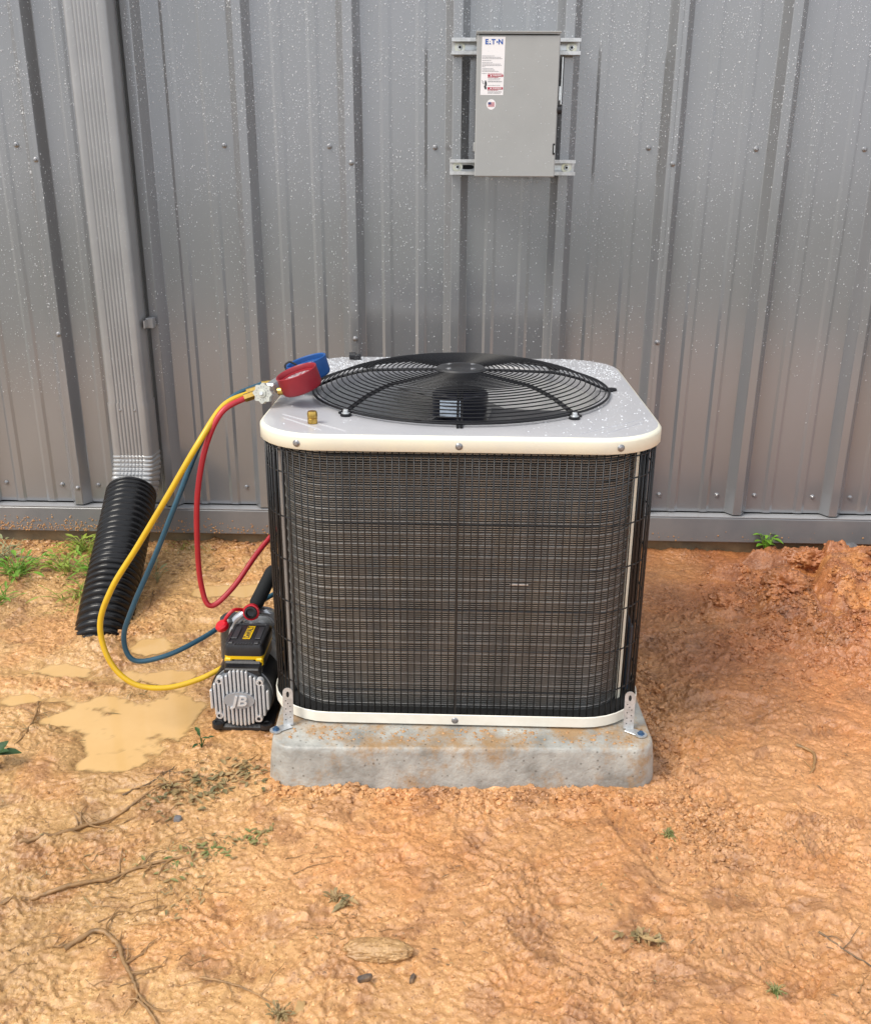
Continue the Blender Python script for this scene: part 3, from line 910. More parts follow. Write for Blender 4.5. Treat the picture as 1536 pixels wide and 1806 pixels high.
m3 = n.new('ShaderNodeMix'); m3.data_type = 'RGBA'; m3.blend_type = 'MULTIPLY'; m3.inputs[0].default_value = .7; l.new(mx.outputs[2], m3.inputs[6]); l.new(c3.outputs[0], m3.inputs[7])
l.new(m3.outputs[2], bs.inputs['Base Color'])
bs.inputs['Roughness'].default_value = .42
nb = n.new('ShaderNodeTexNoise'); nb.inputs['Scale'].default_value = 90; nb.inputs['Detail'].default_value = 8; l.new(tc.outputs['Object'], nb.inputs['Vector'])
bp = n.new('ShaderNodeBump'); bp.inputs['Strength'].default_value = .6; bp.inputs['Distance'].default_value = .004; l.new(nb.outputs['Fac'], bp.inputs['Height']); l.new(bp.outputs[0], bs.inputs['Normal'])

b = MB(); L = []
PT = .093
for (g, z) in ((.013, -.08), (.010, 0), (.006, .05), (.002, .082), (.0005, .0885), (-.002, .0918), (-.005, PT), (-.34, PT)):
    hx = .384 + g; hy = .435 + g
    r = max(.045 + g, .01)
    P = []
    for v in rrect(hx, hy, r, 0, 0, z, 7):
        wob = .002 * math.sin(v.x * 19 + v.z * 30) + .0015 * math.sin(v.x * 47 + v.y * 23)
        P.append(Vector((v.x, v.y + wob, v.z)))
    L.append(P)
b.loops(L, cap1=True, smooth=True)
pad = b.build('concrete_pad', pad_m, None, 50)
pad.location = (-.002, -.868, 0); pad.rotation_euler = (0, 0, math.radians(1.9))
tag(pad, 'mud stained concrete pad under the air conditioning condenser', 'concrete pad')

# ================================================================== CONDENSER
CX, CY = -.0050, -.838
HW = .3905
CH = .352
ac = thing('condenser_unit', 'white and black outdoor air conditioning condenser with round fan guard', 'air conditioner', (CX, CY, PT))
# base pan
b = MB()
L = [rrect(HW - .03, HW - .03, .10, CX, CY, PT + .003), rrect(HW - .006, HW - .006, .124, CX, CY, PT + .003), rrect(HW, HW, .13, CX, CY, PT + .006), rrect(HW, HW, .13, CX, CY, PT + .0275),
     rrect(HW - .0015, HW - .0015, .1285, CX, CY, PT + .029), rrect(HW - .003, HW - .003, .127, CX, CY, PT + .0275), rrect(HW - .003, HW - .003, .127, CX, CY, PT + .022)]
b.loops(L, cap0=True, smooth=True); pan = b.build('base_pan', M['white_paint'], ac, 40)
b = MB(); b.loops([rrect(HW - .03, HW - .03, .10, CX, CY, PT + .002), rrect(HW - .03, HW - .03, .10, CX, CY, PT - .0005)], cap1=True, cap0=True, smooth=False); b.build('rubber_foot', M['washer_rubber'], ac)
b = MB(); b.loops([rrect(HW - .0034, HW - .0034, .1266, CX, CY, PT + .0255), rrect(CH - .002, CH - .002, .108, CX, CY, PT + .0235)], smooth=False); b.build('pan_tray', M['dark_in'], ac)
# coil: a stack of thin fins
cz0, cz1 = PT + .012, .684
coil_m = bpy.data.materials.new('coil_fins'); coil_m.use_nodes = True
n = coil_m.node_tree.nodes; l = coil_m.node_tree.links; bs = n['Principled BSDF']
tc = n.new('ShaderNodeTexCoord'); mp = n.new('ShaderNodeMapping'); mp.inputs['Scale'].default_value = (26, 26, 9); l.new(tc.outputs['Object'], mp.inputs[0])
n1 = n.new('ShaderNodeTexVoronoi'); n1.inputs['Scale'].default_value = 1.0; n1.distance = 'CHEBYCHEV'; l.new(mp.outputs[0], n1.inputs['Vector'])
c1 = n.new('ShaderNodeValToRGB'); e = c1.color_ramp.elements
e[0].position = .0; e[0].color = (.255, .262, .262, 1); e[1].position = 1; e[1].color = (.295, .285, .262, 1)
for p_, c_ in ((.3, (.28, .275, .262, 1)), (.5, (.26, .272, .275, 1)), (.75, (.285, .28, .262, 1))):
    x = e.new(p_); x.color = c_
sp = n.new('ShaderNodeSeparateColor'); l.new(n1.outputs['Color'], sp.inputs[0]); l.new(sp.outputs[1], c1.inputs['Fac'])
n2 = n.new('ShaderNodeTexNoise'); n2.inputs['Scale'].default_value = 40; n2.inputs['Detail'].default_value = 5; mp2 = n.new('ShaderNodeMapping'); mp2.inputs['Scale'].default_value = (1, 1, .12)
l.new(tc.outputs['Object'], mp2.inputs[0]); l.new(mp2.outputs[0], n2.inputs['Vector'])
mr = n.new('ShaderNodeMapRange'); mr.inputs[1].default_value = .3; mr.inputs[2].default_value = .7; mr.inputs[3].default_value = .82; mr.inputs[4].default_value = 1.2; l.new(n2.outputs['Fac'], mr.inputs[0])
mx = n.new('ShaderNodeMix'); mx.data_type = 'RGBA'; mx.blend_type = 'MULTIPLY'; mx.inputs[0].default_value = 1; l.new(c1.outputs[0], mx.inputs[6]); l.new(mr.outputs[0], mx.inputs[7])
l.new(mx.outputs[2], bs.inputs['Base Color']); bs.inputs['Metallic'].default_value = .6; bs.inputs['Roughness'].default_value = .34
b = MB()
CH = .352
nf = 122
for i in range(nf):
    z = cz0 + (cz1 - cz0) * (i + .5) / nf
    h = .0009
    b.loops([rrect(CH - .006, CH - .006, .100, CX, CY, z - h, 6), rrect(CH, CH, .106, CX, CY, z - h, 6), rrect(CH, CH, .106, CX, CY, z + h, 6), rrect(CH - .006, CH - .006, .100, CX, CY, z + h, 6)], smooth=False)
coil = b.build('coil_fins', coil_m, ac); coil['kind'] = 'stuff'
b = MB(); b.loops([rrect(CH - .006, CH - .006, .1, CX, CY, cz0, 6), rrect(CH - .006, CH - .006, .1, CX, CY, cz1, 6)], smooth=True)
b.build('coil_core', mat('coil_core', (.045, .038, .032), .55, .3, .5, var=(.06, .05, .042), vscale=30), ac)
b = MB(); b.tube(rrect(CH + .0002, CH + .0002, .1062, 0, 0, 0, 6), .0012, 6, closed=True)
tme = b.mesh('coil_tube', M['tube'])
nt_ = 24
for i in range(nt_):
    o = obj('coil_tube', tme, ac); o.location = (CX, CY, cz0 + .018 + i * (cz1 - cz0 - .03) / (nt_ - 1))
b = MB(); b.box((.118, CY - CH - .0012, .3995), (.036, .0012, .0030), bev=.0004); b.build('coil_glint', M['zinc'], ac)  # pale strip that paints a glint on the coil front
# steel post at left; at right a cream strip painting the coil's bright reflection
for (x, y, m_) in ((CX - .352, CY - .300, 'post'), (CX + .345, CY - .300, 'cream')):
    b = MB(); b.box((x, y, (cz0 + cz1) / 2), (.012, .004, cz1 - cz0), Matrix.Rotation(math.radians(45 if x > 0 else -45), 3, 'Z'), bev=.0012); b.build('corner_strip', M[m_], ac)
b = MB(); b.box((CX + .368, CY - .22, .19), (.010, .09, .16), bev=.003); b.box((CX + .368, CY - .17, .39), (.008, .012, .58), bev=.002); b.build('service_panel', mat('dark_blue_steel', (.05, .07, .10), .35, .2), ac)
# wire guard
WH, WR = .3835, .123
gp = rrect(WH, WH, WR, CX, CY, 0, 8)
wz0, wz1 = PT + .012, .688
hz = [PT + .014, .173, .265, .355, .446, .537, .628, .671]
b = MB(); b.tube([p + Vector((0, 0, hz[0])) for p in gp], .0016, 6, closed=True); wg = b.build('wire_guard', M['wire'], ac)
b = MB(); b.tube(gp, .0016, 6, closed=True); hme = b.mesh('horizontal_wire', M['wire'])
for z in hz[1:]:
    o = obj('horizontal_wire', hme, wg); o.location = (0, 0, z)
b = MB(); b.tube([(0, 0, wz0), (0, 0, .30), (0, 0, .5), (0, 0, wz1)], .00135, 6); vme = b.mesh('vertical_wire', M['wire'])
# walk the perimeter
per = []
cl = gp + [gp[0]]
tot = sum((cl[i + 1] - cl[i]).length for i in range(len(cl) - 1))
nv = 212
step = tot / nv
def at_len(s):
    for i in range(len(cl) - 1):
        d = (cl[i + 1] - cl[i]).length
        if s <= d: return cl[i].lerp(cl[i + 1], s / d if d else 0)
        s -= d
    return cl[-1]
for k in range(nv):
    p = at_len((k + .5) * step)
    c = Vector((CX, CY, 0)); d = (p - c).normalized()
    p = p + d * .0016
    o = obj('vertical_wire', vme, wg); o.location = (p.x, p.y, 0)
    o.rotation_euler = (rnd.uniform(-.0012, .0012), rnd.uniform(-.0012, .0012), 0)
# a denser louvred wire on the two sides seen edge-on
for sx in (-1, 1):
    for k in range(26):
        y = CY - .235 + k * .018
        if k % 1 == 0:
            o = obj('vertical_wire', vme, wg); o.location = (CX + sx * (WH - .006), y, 0)
b = MB(); b.tube([(CX, CY - WH - .003, PT + .015), (CX, CY - WH - .003, .688)], .0019, 6); b.build('centre_wire', M['wire'], wg)
# top panel: pressed sheet with a round opening
TZ = .7125
OR = .303
TH = .3930
NA = 128
def bound(h, r, a):
    """ray from the centre at angle a to the rounded square"""
    c, s = math.cos(a), math.sin(a)
    lo, hi = 0, 2 * h
    for _ in range(30):
        m_ = (lo + hi) / 2; x, y = abs(m_ * c), abs(m_ * s)
        qx, qy = x - (h - r), y - (h - r)
        ins = (x <= h and y <= h) if (qx < 0 or qy < 0) else (qx * qx + qy * qy <= r * r)
        if ins: lo = m_
        else: hi = m_
    return lo
angs = [2 * PI * (k + .5) / NA for k in range(NA)]
def loop_circ(r, z): return [Vector((CX + r * math.cos(a), CY + r * math.sin(a), z)) for a in angs]
def loop_sq(h, r, z): return [Vector((CX + bound(h, r, a) * math.cos(a), CY + bound(h, r, a) * math.sin(a), z)) for a in angs]
b = MB()
b.loops([loop_circ(OR - .002, TZ - .022), loop_circ(OR, TZ - .004), loop_circ(OR + .004, TZ), loop_circ(OR + .010, TZ),
         loop_sq(TH - .012, .122, TZ), loop_sq(TH - .007, .127, TZ - .0008)], smooth=True)
b.build('top_panel', M['cap_paint'], ac, 40)
b = MB()
b.loops([loop_sq(TH - .007, .127, TZ - .0008), loop_sq(TH - .003, .131, TZ - .003), loop_sq(TH - .0005, .1335, TZ - .0065), loop_sq(TH, .134, TZ - .009), loop_sq(TH, .134, TZ - .0300),
         loop_sq(TH - .0012, .133, TZ - .0312), loop_sq(TH - .003, .131, TZ - .030), loop_sq(TH - .003, .131, TZ - .010)], smooth=True)
b.build('top_rim', M['cream'], ac, 60)
# pressed beads
for (a, c) in (((-.359, -1.080), (-.215, -1.205)), ((-.352, -1.108), (-.262, -1.200))):
    for sgn in (1, -1):
        pa = Vector((a[0] * sgn * (1 if sgn > 0 else 1), a[1], TZ + .0)); pc = Vector((c[0] * sgn, c[1], TZ + .0))
        b = MB(); pts = [pa.lerp(pc, t) for t in (0, .04, .5, .96, 1)]
        b.tube(pts, [.0004, .0016, .0018, .0016, .0004], 8); b.build('pressed_bead', M['cap_paint'], ac)
# hex screws on rim and pan
hb = MB(); hb.lathe([(-.001, .0068), (.0010, .0068)], (0, 0, 0), (0, 0, 1), 16); hb.lathe([(.001, .0044), (.0032, .0042), (.0036, .0030)], (0, 0, 0), (0, 0, 1), 6, smooth=False)
hme2 = hb.mesh('rim_screw', M['screw'])
for (ang, z, hh, rr_) in ((-90, TZ - .019, TH, .134), (-128, TZ - .019, TH, .134), (-52.5, TZ - .019, TH, .134), (0, TZ - .019, TH, .134), (180, TZ - .019, TH, .134), (90, TZ - .019, TH, .134), (-90, PT + .016, HW, .13)):
    a = math.radians(ang); R_ = bound(hh, rr_, a); e_ = 1e-3
    p0 = Vector((bound(hh, rr_, a - e_) * math.cos(a - e_), bound(hh, rr_, a - e_) * math.sin(a - e_), 0)); p1 = Vector((bound(hh, rr_, a + e_) * math.cos(a + e_), bound(hh, rr_, a + e_) * math.sin(a + e_), 0))
    t = (p1 - p0).normalized(); nn = Vector((t.y, -t.x, 0))
    o = obj('rim_screw', hme2, ac); o.location = (CX + R_ * math.cos(a), CY + R_ * math.sin(a), z)
    o.rotation_euler = nn.to_track_quat('Z', 'Y').to_euler()
# shroud, inner floor, motor, blades
b = MB(); b.loops([loop_circ(OR - .002, TZ - .022), loop_circ(OR - .004, TZ - .14)], smooth=True)
b.loops([loop_circ(OR - .006, TZ - .14), loop_circ(OR - .004, TZ - .022)], smooth=True); b.build('fan_shroud', M['shroud'], ac)
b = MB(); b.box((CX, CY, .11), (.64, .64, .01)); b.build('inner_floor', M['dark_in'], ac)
b = MB(); b.lathe([(.0, .03), (.006, .055), (.012, .062), (.13, .062), (.14, .05)], (CX + .0, CY, .718), (0, 0, -1), 32); mot = b.build('fan_motor', M['motor'], ac)
b = MB()
L = []
for z in (.702, .664):
    L.append([Vector((CX - .008 + .0626 * math.sin(t), CY - .0626 * math.cos(t), z)) for t in np.linspace(-.62, .38, 10)])
b.loops(L, closed=False, smooth=True); ml = b.build('motor_label', mat('motor_label', (.62, .72, .85), .4), mot)
b = MB()
for (t0, t1, z) in ((-.2, .3, .695), (-.5, .2, .687), (-.55, .25, .680), (-.5, .3, .672)):
    L = [[Vector((CX - .008 + .0629 * math.sin(t), CY - .0629 * math.cos(t), zz)) for t in np.linspace(t0, t1, 6)] for zz in (z + .0022, z)]
    b.loops(L, closed=False, smooth=True)
b.build('label_print', M['ink_grey'], ml)
hub_z = .600
for k, a0 in enumerate((205, 325, 85)):
    b = MB(); L = []
    for i in range(9):
        r = .07 + i / 8 * .215
        L1 = []
        for j in range(9):
            t = j / 8
            a = math.radians(a0 + (-34 + 68 * t) * (1 - .15 * i / 8) + 10 * (i / 8))
            z = hub_z + .035 + .075 * (t - .5) * (1 - .25 * i / 8) + .012 * math.sin(PI * t)
            L1.append(Vector((CX + r * math.cos(a), CY + r * math.sin(a), z)))
        L.append(L1)
    b.loops(L, closed=False, smooth=True)
    b.loops([[p - Vector((0, 0, .0022)) for p in q] for q in L], closed=False, smooth=True)
    b.build('fan_blade', M['blade'], ac)
# domed fan guard
def gzf(r):
    if r < .20: return .762 - .01 * (r / .2) ** 2 * .4
    if r < .27: return .758 - .016 * ((r - .20) / .07) ** 1.3
    return .742 - .023 * ((r - .27) / .055)
b = MB(); b.tube(ring_path(.326, .7195, CX, CY, 72), .0026, 8, closed=True); fg = b.build('fan_guard', M['guard'], ac)
nr_ = 25
for i in range(nr_):
    r = .052 + i * (.318 - .052) / (nr_ - 1)
    b = MB(); b.tube(ring_path(r, gzf(r), CX, CY, 72), .00135, 6, closed=True); b.build('guard_ring', M['guard'], fg)
for k in range(8):
    a = math.radians(-90 + k * 45)
    b = MB()
    for off in (-.0035, .0035) if k % 1 == 0 else (0,):
        pts = []
        for r in (.03, .06, .12, .17, .20, .225, .25, .27, .30, .322, .337):
            z = (gzf(r) if r < .325 else .7185) - .0036
            pts.append(Vector((CX + r * math.cos(a) - off * math.sin(a), CY + r * math.sin(a) + off * math.cos(a), z)))
        b.tube(pts, .0026, 6)
    b.build('guard_arm', M['guard'], fg)
for ang in (-48, -132, 48, 132, 2, 178):
    a = math.radians(ang if ang not in (2, 178) else ang)
    r = .337
    x, y = CX + r * math.cos(a), CY + r * math.sin(a)
    b = MB(); b.lathe([(0, .011), (.004, .011), (.005, .009)], (x, y, TZ + .0005), (0, 0, 1), 16); b.build('guard_foot', M['guard'], fg)
    if ang in (-48, -132):
        b = MB(); b.lathe([(.005, .0085), (.0065, .0085), (.007, .0055), (.012, .0055), (.013, .004)], (x, y, TZ + .0005), (0, 0, 1), 12, smooth=False); b.build('guard_bolt', M['zinc'], fg)
b = MB(); b.lathe([(-.004, .054), (.0, .056), (.004, .052), (.006, .03), (.002, .02), (.002, .001)], (CX, CY, .760), (0, 0, 1), 36); b.build('hub_plate', mat('hub_black', (.02, .02, .022), .35), fg)
for k in range(4):
    a = math.radians(45 + 90 * k)
    b = MB(); b.lathe([(0, .0075), (.0015, .0075), (.0016, .0045), (.003, .0042)], (CX + .036 * math.cos(a), CY + .036 * math.sin(a), .764), (0, 0, 1), 8, smooth=False); b.build('hub_bolt', M['screw'], fg)
settle(ac)

# ================================================================== HOLD-DOWN STRAPS
for (x, y, sg, lab_) in ((-.347, -1.236, -1, 'perforated zinc hold-down strap at the left front corner of the pad'), (.351, -1.222, 1, 'perforated zinc hold-down strap at the right front corner of the pad')):
    st = thing('hold_down_strap', lab_, 'strap', (x, y, PT), 'zinc hold-down straps')
    wd = .0105
    b = MB()
    pts = []
    H_ = .082
    R = Matrix.Rotation(math.radians(0), 3, 'Z')
    out = [(-wd, 0), (wd, 0), (wd, H_ - wd)] + [(wd * math.cos(t), H_ - wd + wd * math.sin(t)) for t in np.linspace(0, PI, 8)[1:-1]] + [(-wd, H_ - wd)]
    lean = Vector((0, .12, 1)).normalized()
    b.prism(out, (x, y, PT + .002), Vector((1, 0, 0)), lean, .0018)
    b.box((x + sg * .012, y - .014, PT + .0025), (.040, .020, .002), Matrix.Rotation(math.radians(35 * sg * -1 + (0)), 3, 'Z'), bev=.0008)
    b.lathe([(0, .0125), (.002, .0125)], (x + sg * .022, y - .022, PT + .0018), (0, 0, 1), 20)
    b.build('strap_plate', M['galv'], st)
    b = MB()
    yo = -.0022
    for (u, v, r) in [(-.0045, .012, .0013), (.0045, .018, .0013), (-.0045, .024, .0013), (.0045, .030, .0013), (-.0045, .036, .0013), (.0045, .042, .0013), (0, .048, .0013), (-.0045, .054, .0013)]:
        o_ = Vector((x + u, y, PT + .002)) + lean * v + Vector((0, yo - .0001, 0))
        b.add([o_ + Vector((r * math.cos(t), 0, 0)) + lean * r * math.sin(t) for t in [2 * PI * q / 8 for q in range(8)]], [tuple(range(8))])
    o_ = Vector((x, y, PT + .002)) + lean * .068 + Vector((0, yo - .0001, 0))
    b.add([o_ + Vector((.003 * math.cos(t), 0, 0)) + lean * (.0065 * math.sin(t)) for t in [2 * PI * q / 14 for q in range(14)]], [tuple(range(14))])
    b.build('strap_holes', M['hole'], st)
    b = MB(); b.lathe([(0, .0075), (.002, .0075), (.0022, .005), (.006, .0045), (.0065, .002)], (x + sg * .022, y - .022, PT + .0038), (0, 0, 1), 6, smooth=False); b.build('anchor_screw', M['blue_anchor'], st)
    settle(st)

# ================================================================== THINGS ON TOP OF THE CONDENSER
b = MB(); b.lathe([(0, .0085), (.001, .0095), (.010, .0095), (.011, .0085), (.012, .0098), (.020, .0098), (.024, .0085), (.025, .004)], (-.287, -1.150, TZ), (0, 0, 1), 18)
o = b.build('brass_cap', M['brass']); tag(o, 'small brass flare cap standing on the grey top near its left corner', 'brass cap')
b = MB(); b.lathe([(0, .010), (.012, .010), (.014, .008)], (-.272, -.497, TZ), (0, 0, 1), 14); b.lathe([(0, .009), (.016, .009)], (-.292, -.497, TZ + .010), (1, 0, 0), 12)
o = b.build('black_cap', M['black_plastic']); tag(o, 'small black plastic fitting on the back left corner of the top', 'cap')

# gauge manifold: two boots with gauges, a valve wheel, brass fittings
gm = thing('gauge_manifold', 'refrigerant gauge manifold with red and blue rubber gauges on the top', 'gauge set', (-.345, -.98, TZ))
def gauge(c, ax, r, h, m, name):
    ax = Vector(ax).normalized()
    b = MB(); b.lathe([(0, r * .9), (.002, r * .96), (.006, r), (h - .004, r * 1.02), (h, r * 1.03), (h + .001, r * .99), (h - .001, r * .93), (h - .010, r * .92), (h - .0105, r * .80), (h - .0125, r * .79)], c, ax, 44, cap1=False)
    g = b.build(name, m, gm, 50)
    b = MB(); b.lathe([(h - .013, r * .8), (h - .0125, r * .8)], c, ax, 40); f = b.build('gauge_glass', M['glass_face'], g)
    a = ax.orthogonal().normalized(); bb = ax.cross(a)
    o_ = Vector(c) + ax * (h - .0118)
    b = MB(); b.tube([o_, o_ + (a * .6 + bb * .4) * r * .7], .0007, 5)
    for q in range(16):
        t = 2 * PI * q / 20; d = a * math.cos(t) + bb * math.sin(t)
        b.tube([o_ + d * r * .62, o_ + d * r * .74], .0005, 4)
    b.build('gauge_dial', M['ink_red'], f)
gauge((-.3285, -1.000, TZ + .033), (-.33, -.12, 1), .0425, .040, M['red_rubber'], 'red_gauge')
gauge((-.329, -.885, TZ + .033), (-.30, -.06, 1), .0445, .040, M['blue_rubber'], 'blue_gauge')
b = MB(); b.box((-.388, -.950, TZ + .034), (.024, .12, .022), Matrix.Rotation(-.15, 3, 'Z'), bev=.004); b.cyl((-.37, -.97, TZ + .03), (-.35, -.975, TZ + .034), .006); b.build('manifold_block', M['zinc'], gm)
# scalloped wheel facing the viewer
wc = Vector((-.4040, -1.020, TZ + .028)); wax = Vector((-.25, -1, .22)).normalized()
wa = wax.cross(Vector((0, 0, 1))).normalized(); wb = wa.cross(wax)
pts = []
for k in range(64):
    t = 2 * PI * k / 64
    r = .0195 * (1 + .10 * math.cos(8 * t))
    pts.append((r * math.cos(t), r * math.sin(t)))
b = MB(); b.prism(pts, wc, wa, -wb, .012)
b.lathe([(.0, .009), (.0145, .0085), (.015, .006)], wc - wax * 0 , wax, 20); whl = b.build('valve_wheel', M['wheel'], gm)
b = MB(); b.lathe([(.0150, .0042), (.0175, .004)], wc, wax, 6, smooth=False); b.build('wheel_screw', M['zinc'], gm)
b = MB()
for q in range(14):
    t = 2 * PI * q / 14
    b.lathe([(.0120, .0012), (.0124, .0012)], wc + (wa * math.cos(t) + wb * math.sin(t)) * .0135, wax, 6)
b.build('wheel_marks', M['ink_grey'], gm)
for (p0, p1, r) in (((-.385, -.99, TZ + .030), (-.425, -1.0, TZ + .022), .0075), ((-.425, -1.0, TZ + .022), (-.450, -1.006, TZ + .014), .0092),
                    ((-.392, -.955, TZ + .030), (-.425, -.965, TZ + .026), .0065), ((-.425, -.965, TZ + .026), (-.452, -.972, TZ + .018), .0085),
                    ((-.388, -.915, TZ + .030), (-.430, -.925, TZ + .026), .0065), ((-.378, -1.01, TZ + .030), (-.352, -1.012, TZ + .034), .008)):
    b = MB(); b.cyl(p0, p1, r, 6 if r > .008 else 14, smooth=False); b.build('brass_fitting', M['brass'], gm)
b = MB(); b.tube(crom([(-.375, -.90, TZ + .045), (-.382, -.905, TZ + .062), (-.372, -.90, TZ + .070), (-.358, -.895, TZ + .062)], 6), .0022, 6); b.build('hanging_hook', M['black_plastic'], gm)
settle(gm)

# ------------------------------------------------------------------ hoses
def hose(name, lab_, m, P, r=.0052):
    b = MB(); b.tube(crom(P, 9), r, 12); o = b.build(name, m, None, 60); tag(o, lab_, 'hose', 'charging hoses between gauges and pump')
    return o
hose('yellow_hose', 'yellow charging hose looping from the gauges down to the mud and the pump', M['hose_y'],
     [(-.450, -.975, TZ + .016), (-.492, -1.02, .712), (-.535, -1.08, .645), (-.600, -1.10, .540), (-.672, -1.10, .430), (-.735, -1.105, .335), (-.768, -1.11, .250), (-.752, -1.12, .168),
      (-.705, -1.125, .118), (-.640, -1.115, .103), (-.575, -1.09, .110), (-.525, -1.06, .125), (-.495, -1.02, .13)], .0062)
hose('blue_hose', 'dark blue charging hose looping behind the yellow one to the pump inlet', M['hose_b'],
     [(-.430, -.925, TZ + .026), (-.490, -.98, .715), (-.540, -1.03, .640), (-.592, -1.06, .520), (-.646, -1.07, .400), (-.702, -1.08, .285), (-.732, -1.08, .205), (-.715, -1.08, .150),
      (-.650, -1.06, .152), (-.585, -1.00, .165), (-.535, -.93, .178), (-.487, -.87, .190), (-.445, -.82, .200), (-.400, -.76, .205)], .0058)
hose('red_hose', 'red charging hose hanging from the red gauge and running behind the condenser', M['hose_r'],
     [(-.449, -1.006, TZ + .014), (-.490, -1.04, .705), (-.522, -1.06, .640), (-.545, -1.07, .540), (-.558, -1.06, .420), (-.560, -1.05, .320), (-.543, -1.05, .272), (-.500, -1.02, .302),
      (-.455, -.96, .360), (-.420, -.90, .395), (-.395, -.83, .41)], .0060)

# ================================================================== VACUUM PUMP
vp = thing('vacuum_pump', 'cordless vacuum pump with finned aluminium motor beside the condenser', 'vacuum pump', (-.475, -1.0, .0))
fz = gz(-.475, -1.1)
z0 = .0
mc = Vector((-.474, -1.115, .085)); RR = .0665
b = MB(); b.box((-.474, -1.00, z0 + .010), (.135, .25, .018), bev=.006); b.lathe([(0, .014), (.010, .014), (.0101, .008), (.008, .007)], (-.527, -1.118, z0 + .012), (0, 0, 1), 16)
b.lathe([(0, .014), (.010, .014), (.0101, .008), (.008, .007)], (-.421, -1.118, z0 + .012), (0, 0, 1), 16); b.box((-.474, -1.0, z0 + .024), (.08, .22, .022), bev=.004); b.build('pump_base', M['black_plastic'], vp)
b = MB(); b.lathe([(0, .055), (.006, RR - .002), (.012, RR), (.13, RR), (.15, RR - .004), (.19, .055), (.215, .05)], mc + Vector((0, .0, 0)), (0, 1, 0), 40); b.build('motor_housing', M['pump_alu2'], vp)
b = MB(); b.lathe([(.02, RR + .004), (.10, RR + .004), (.105, RR)], mc, (0, 1, 0), 40); b.build('housing_band', M['black_plastic'], vp)
# end cap: a disc carrying vertical fins
b = MB(); b.lathe([(-.006, RR - .004), (-.002, RR + .001), (.012, RR + .001)], mc, (0, 1, 0), 44); b.build('end_cap', M['pump_groove'], vp)
nf_ = 15
for i in range(nf_):
    x = -.0616 + i * .0088
    h = math.sqrt(max(RR ** 2 - x * x, 0)) - .001
    ht = h + (.007 if abs(x) < .020 else 0)
    for part_ in ([(-h, ht)] if abs(x) > .033 else [(-h, -.0185 * math.sqrt(1 - (x / .0345) ** 2)), (.0185 * math.sqrt(1 - (x / .0345) ** 2), ht)]):
        a_, c_ = part_
        b = MB(); b.box((mc.x + x, mc.y - .0105, mc.z + (a_ + c_) / 2), (.0050, .010, c_ - a_), bev=.0022); b.build('cooling_fin', M['pump_alu'], vp)
for (dx, dz) in ((-.042, .046), (.046, .044), (-.046, -.040), (.040, -.046)):
    b = MB(); b.lathe([(0, .0085), (.0125, .008)], mc + Vector((dx, -.002, dz)), (0, -1, 0), 16); bo = b.build('screw_boss', M['pump_alu'], vp)
    b = MB(); b.lathe([(0, .0042), (.0003, .0042)], mc + Vector((dx, -.0147, dz)), (0, -1, 0), 10); b.build('screw_hole', M['hole'], bo)
b = MB(); pts = [(.0335 * math.cos(2 * PI * k / 36), .0195 * math.sin(2 * PI * k / 36)) for k in range(36)]
b.prism(pts, mc + Vector((0, -.0145, 0)), (1, 0, 0), (0, 0, 1), .0)
b = MB(); b.prism(pts, mc + Vector((0, -.004, 0)), (1, 0, 0), (0, 0, 1), .0135)
bd = b.build('badge', M['badge_alu'], vp)
text('badge_letters', 'JB', M['letter_alu'], bd, mc + Vector((0, -.0185, -.001)), (1, 0, 0), (0, 0, 1), .034, .0022, .0007, .22, wid=.038)
# controller block, battery
b = MB(); b.box((-.468, -1.045, .150), (.082, .118, .030), bev=.004); b.box((-.468, -1.108, .140), (.078, .02, .03), bev=.003); b.build('controller', M['black_plastic'], vp)
BT = .203
by0, by1 = -1.098, -.988
b = MB()
L = []
bc = Vector((-.4665, (by0 + by1) / 2, 0)); hx, hy = .0435, .055
for (g, z) in ((-.002, .175), (0, .176), (0, BT - .010), (-.003, BT - .002), (-.007, BT), (-.010, BT), (-.011, BT - .0018), (-.030, BT - .0018)):
    L.append(rrect(hx + g, hy + g, max(.010 + g * .6, .004), bc.x, bc.y, z, 4))
b.loops(L, cap0=True, cap1=True, smooth=True); bat = b.build('battery', M['black_plastic'], vp, 30)
b = MB()
for sx in (-1, 1):
    b.box((bc.x + sx * .026, bc.y + .004, BT - .0006), (.013, .055, .0022), bev=.0008)
    b.box((bc.x + sx * .028, by0 + .010, BT + .0004), (.010, .010, .004), bev=.0015)
for k in range(9):
    b.box((bc.x - hx - .0004, by0 + .030 + k * .0068, .189), (.0016, .0028, .018), bev=.0005)
for k in range(7):
    b.box((bc.x - .018 + k * .006, by0 + .0065, BT + .0002), (.0028, .008, .002))
b.build('battery_ribs', mat('battery_rib', (.035, .035, .04), .3), bat)
b = MB()
L = [rrect(hx - .0005, hy - .0005, .010, bc.x, bc.y, z, 4) for z in (.1675, .176)]
b.loops(L, cap0=True, cap1=True, smooth=True)
for sx in (-1, 1):
    b.box((bc.x + sx * .034, by0 + .004, .1615), (.016, .012, .020), bev=.003)
b.build('battery_latch', M['yellow_plastic'], bat, 30)
b = MB(); b.box((bc.x, by0 + .004, .1595), (.048, .010, .014), bev=.003)
for k in range(3): b.box((bc.x, by0 - .0014, .155 + k * .004), (.040, .002, .0016))
b.build('latch_button', M['black_plastic'], bat)
b = MB(); b.box((bc.x + .001, bc.y + .006, BT - .0009), (.0165, .060, .0012)); lg = b.build('battery_label', M['yellow_plastic'], bat)
b = MB(); b.box((bc.x + .001, bc.y + .006, BT - .00025), (.0140, .0565, .0006)); 
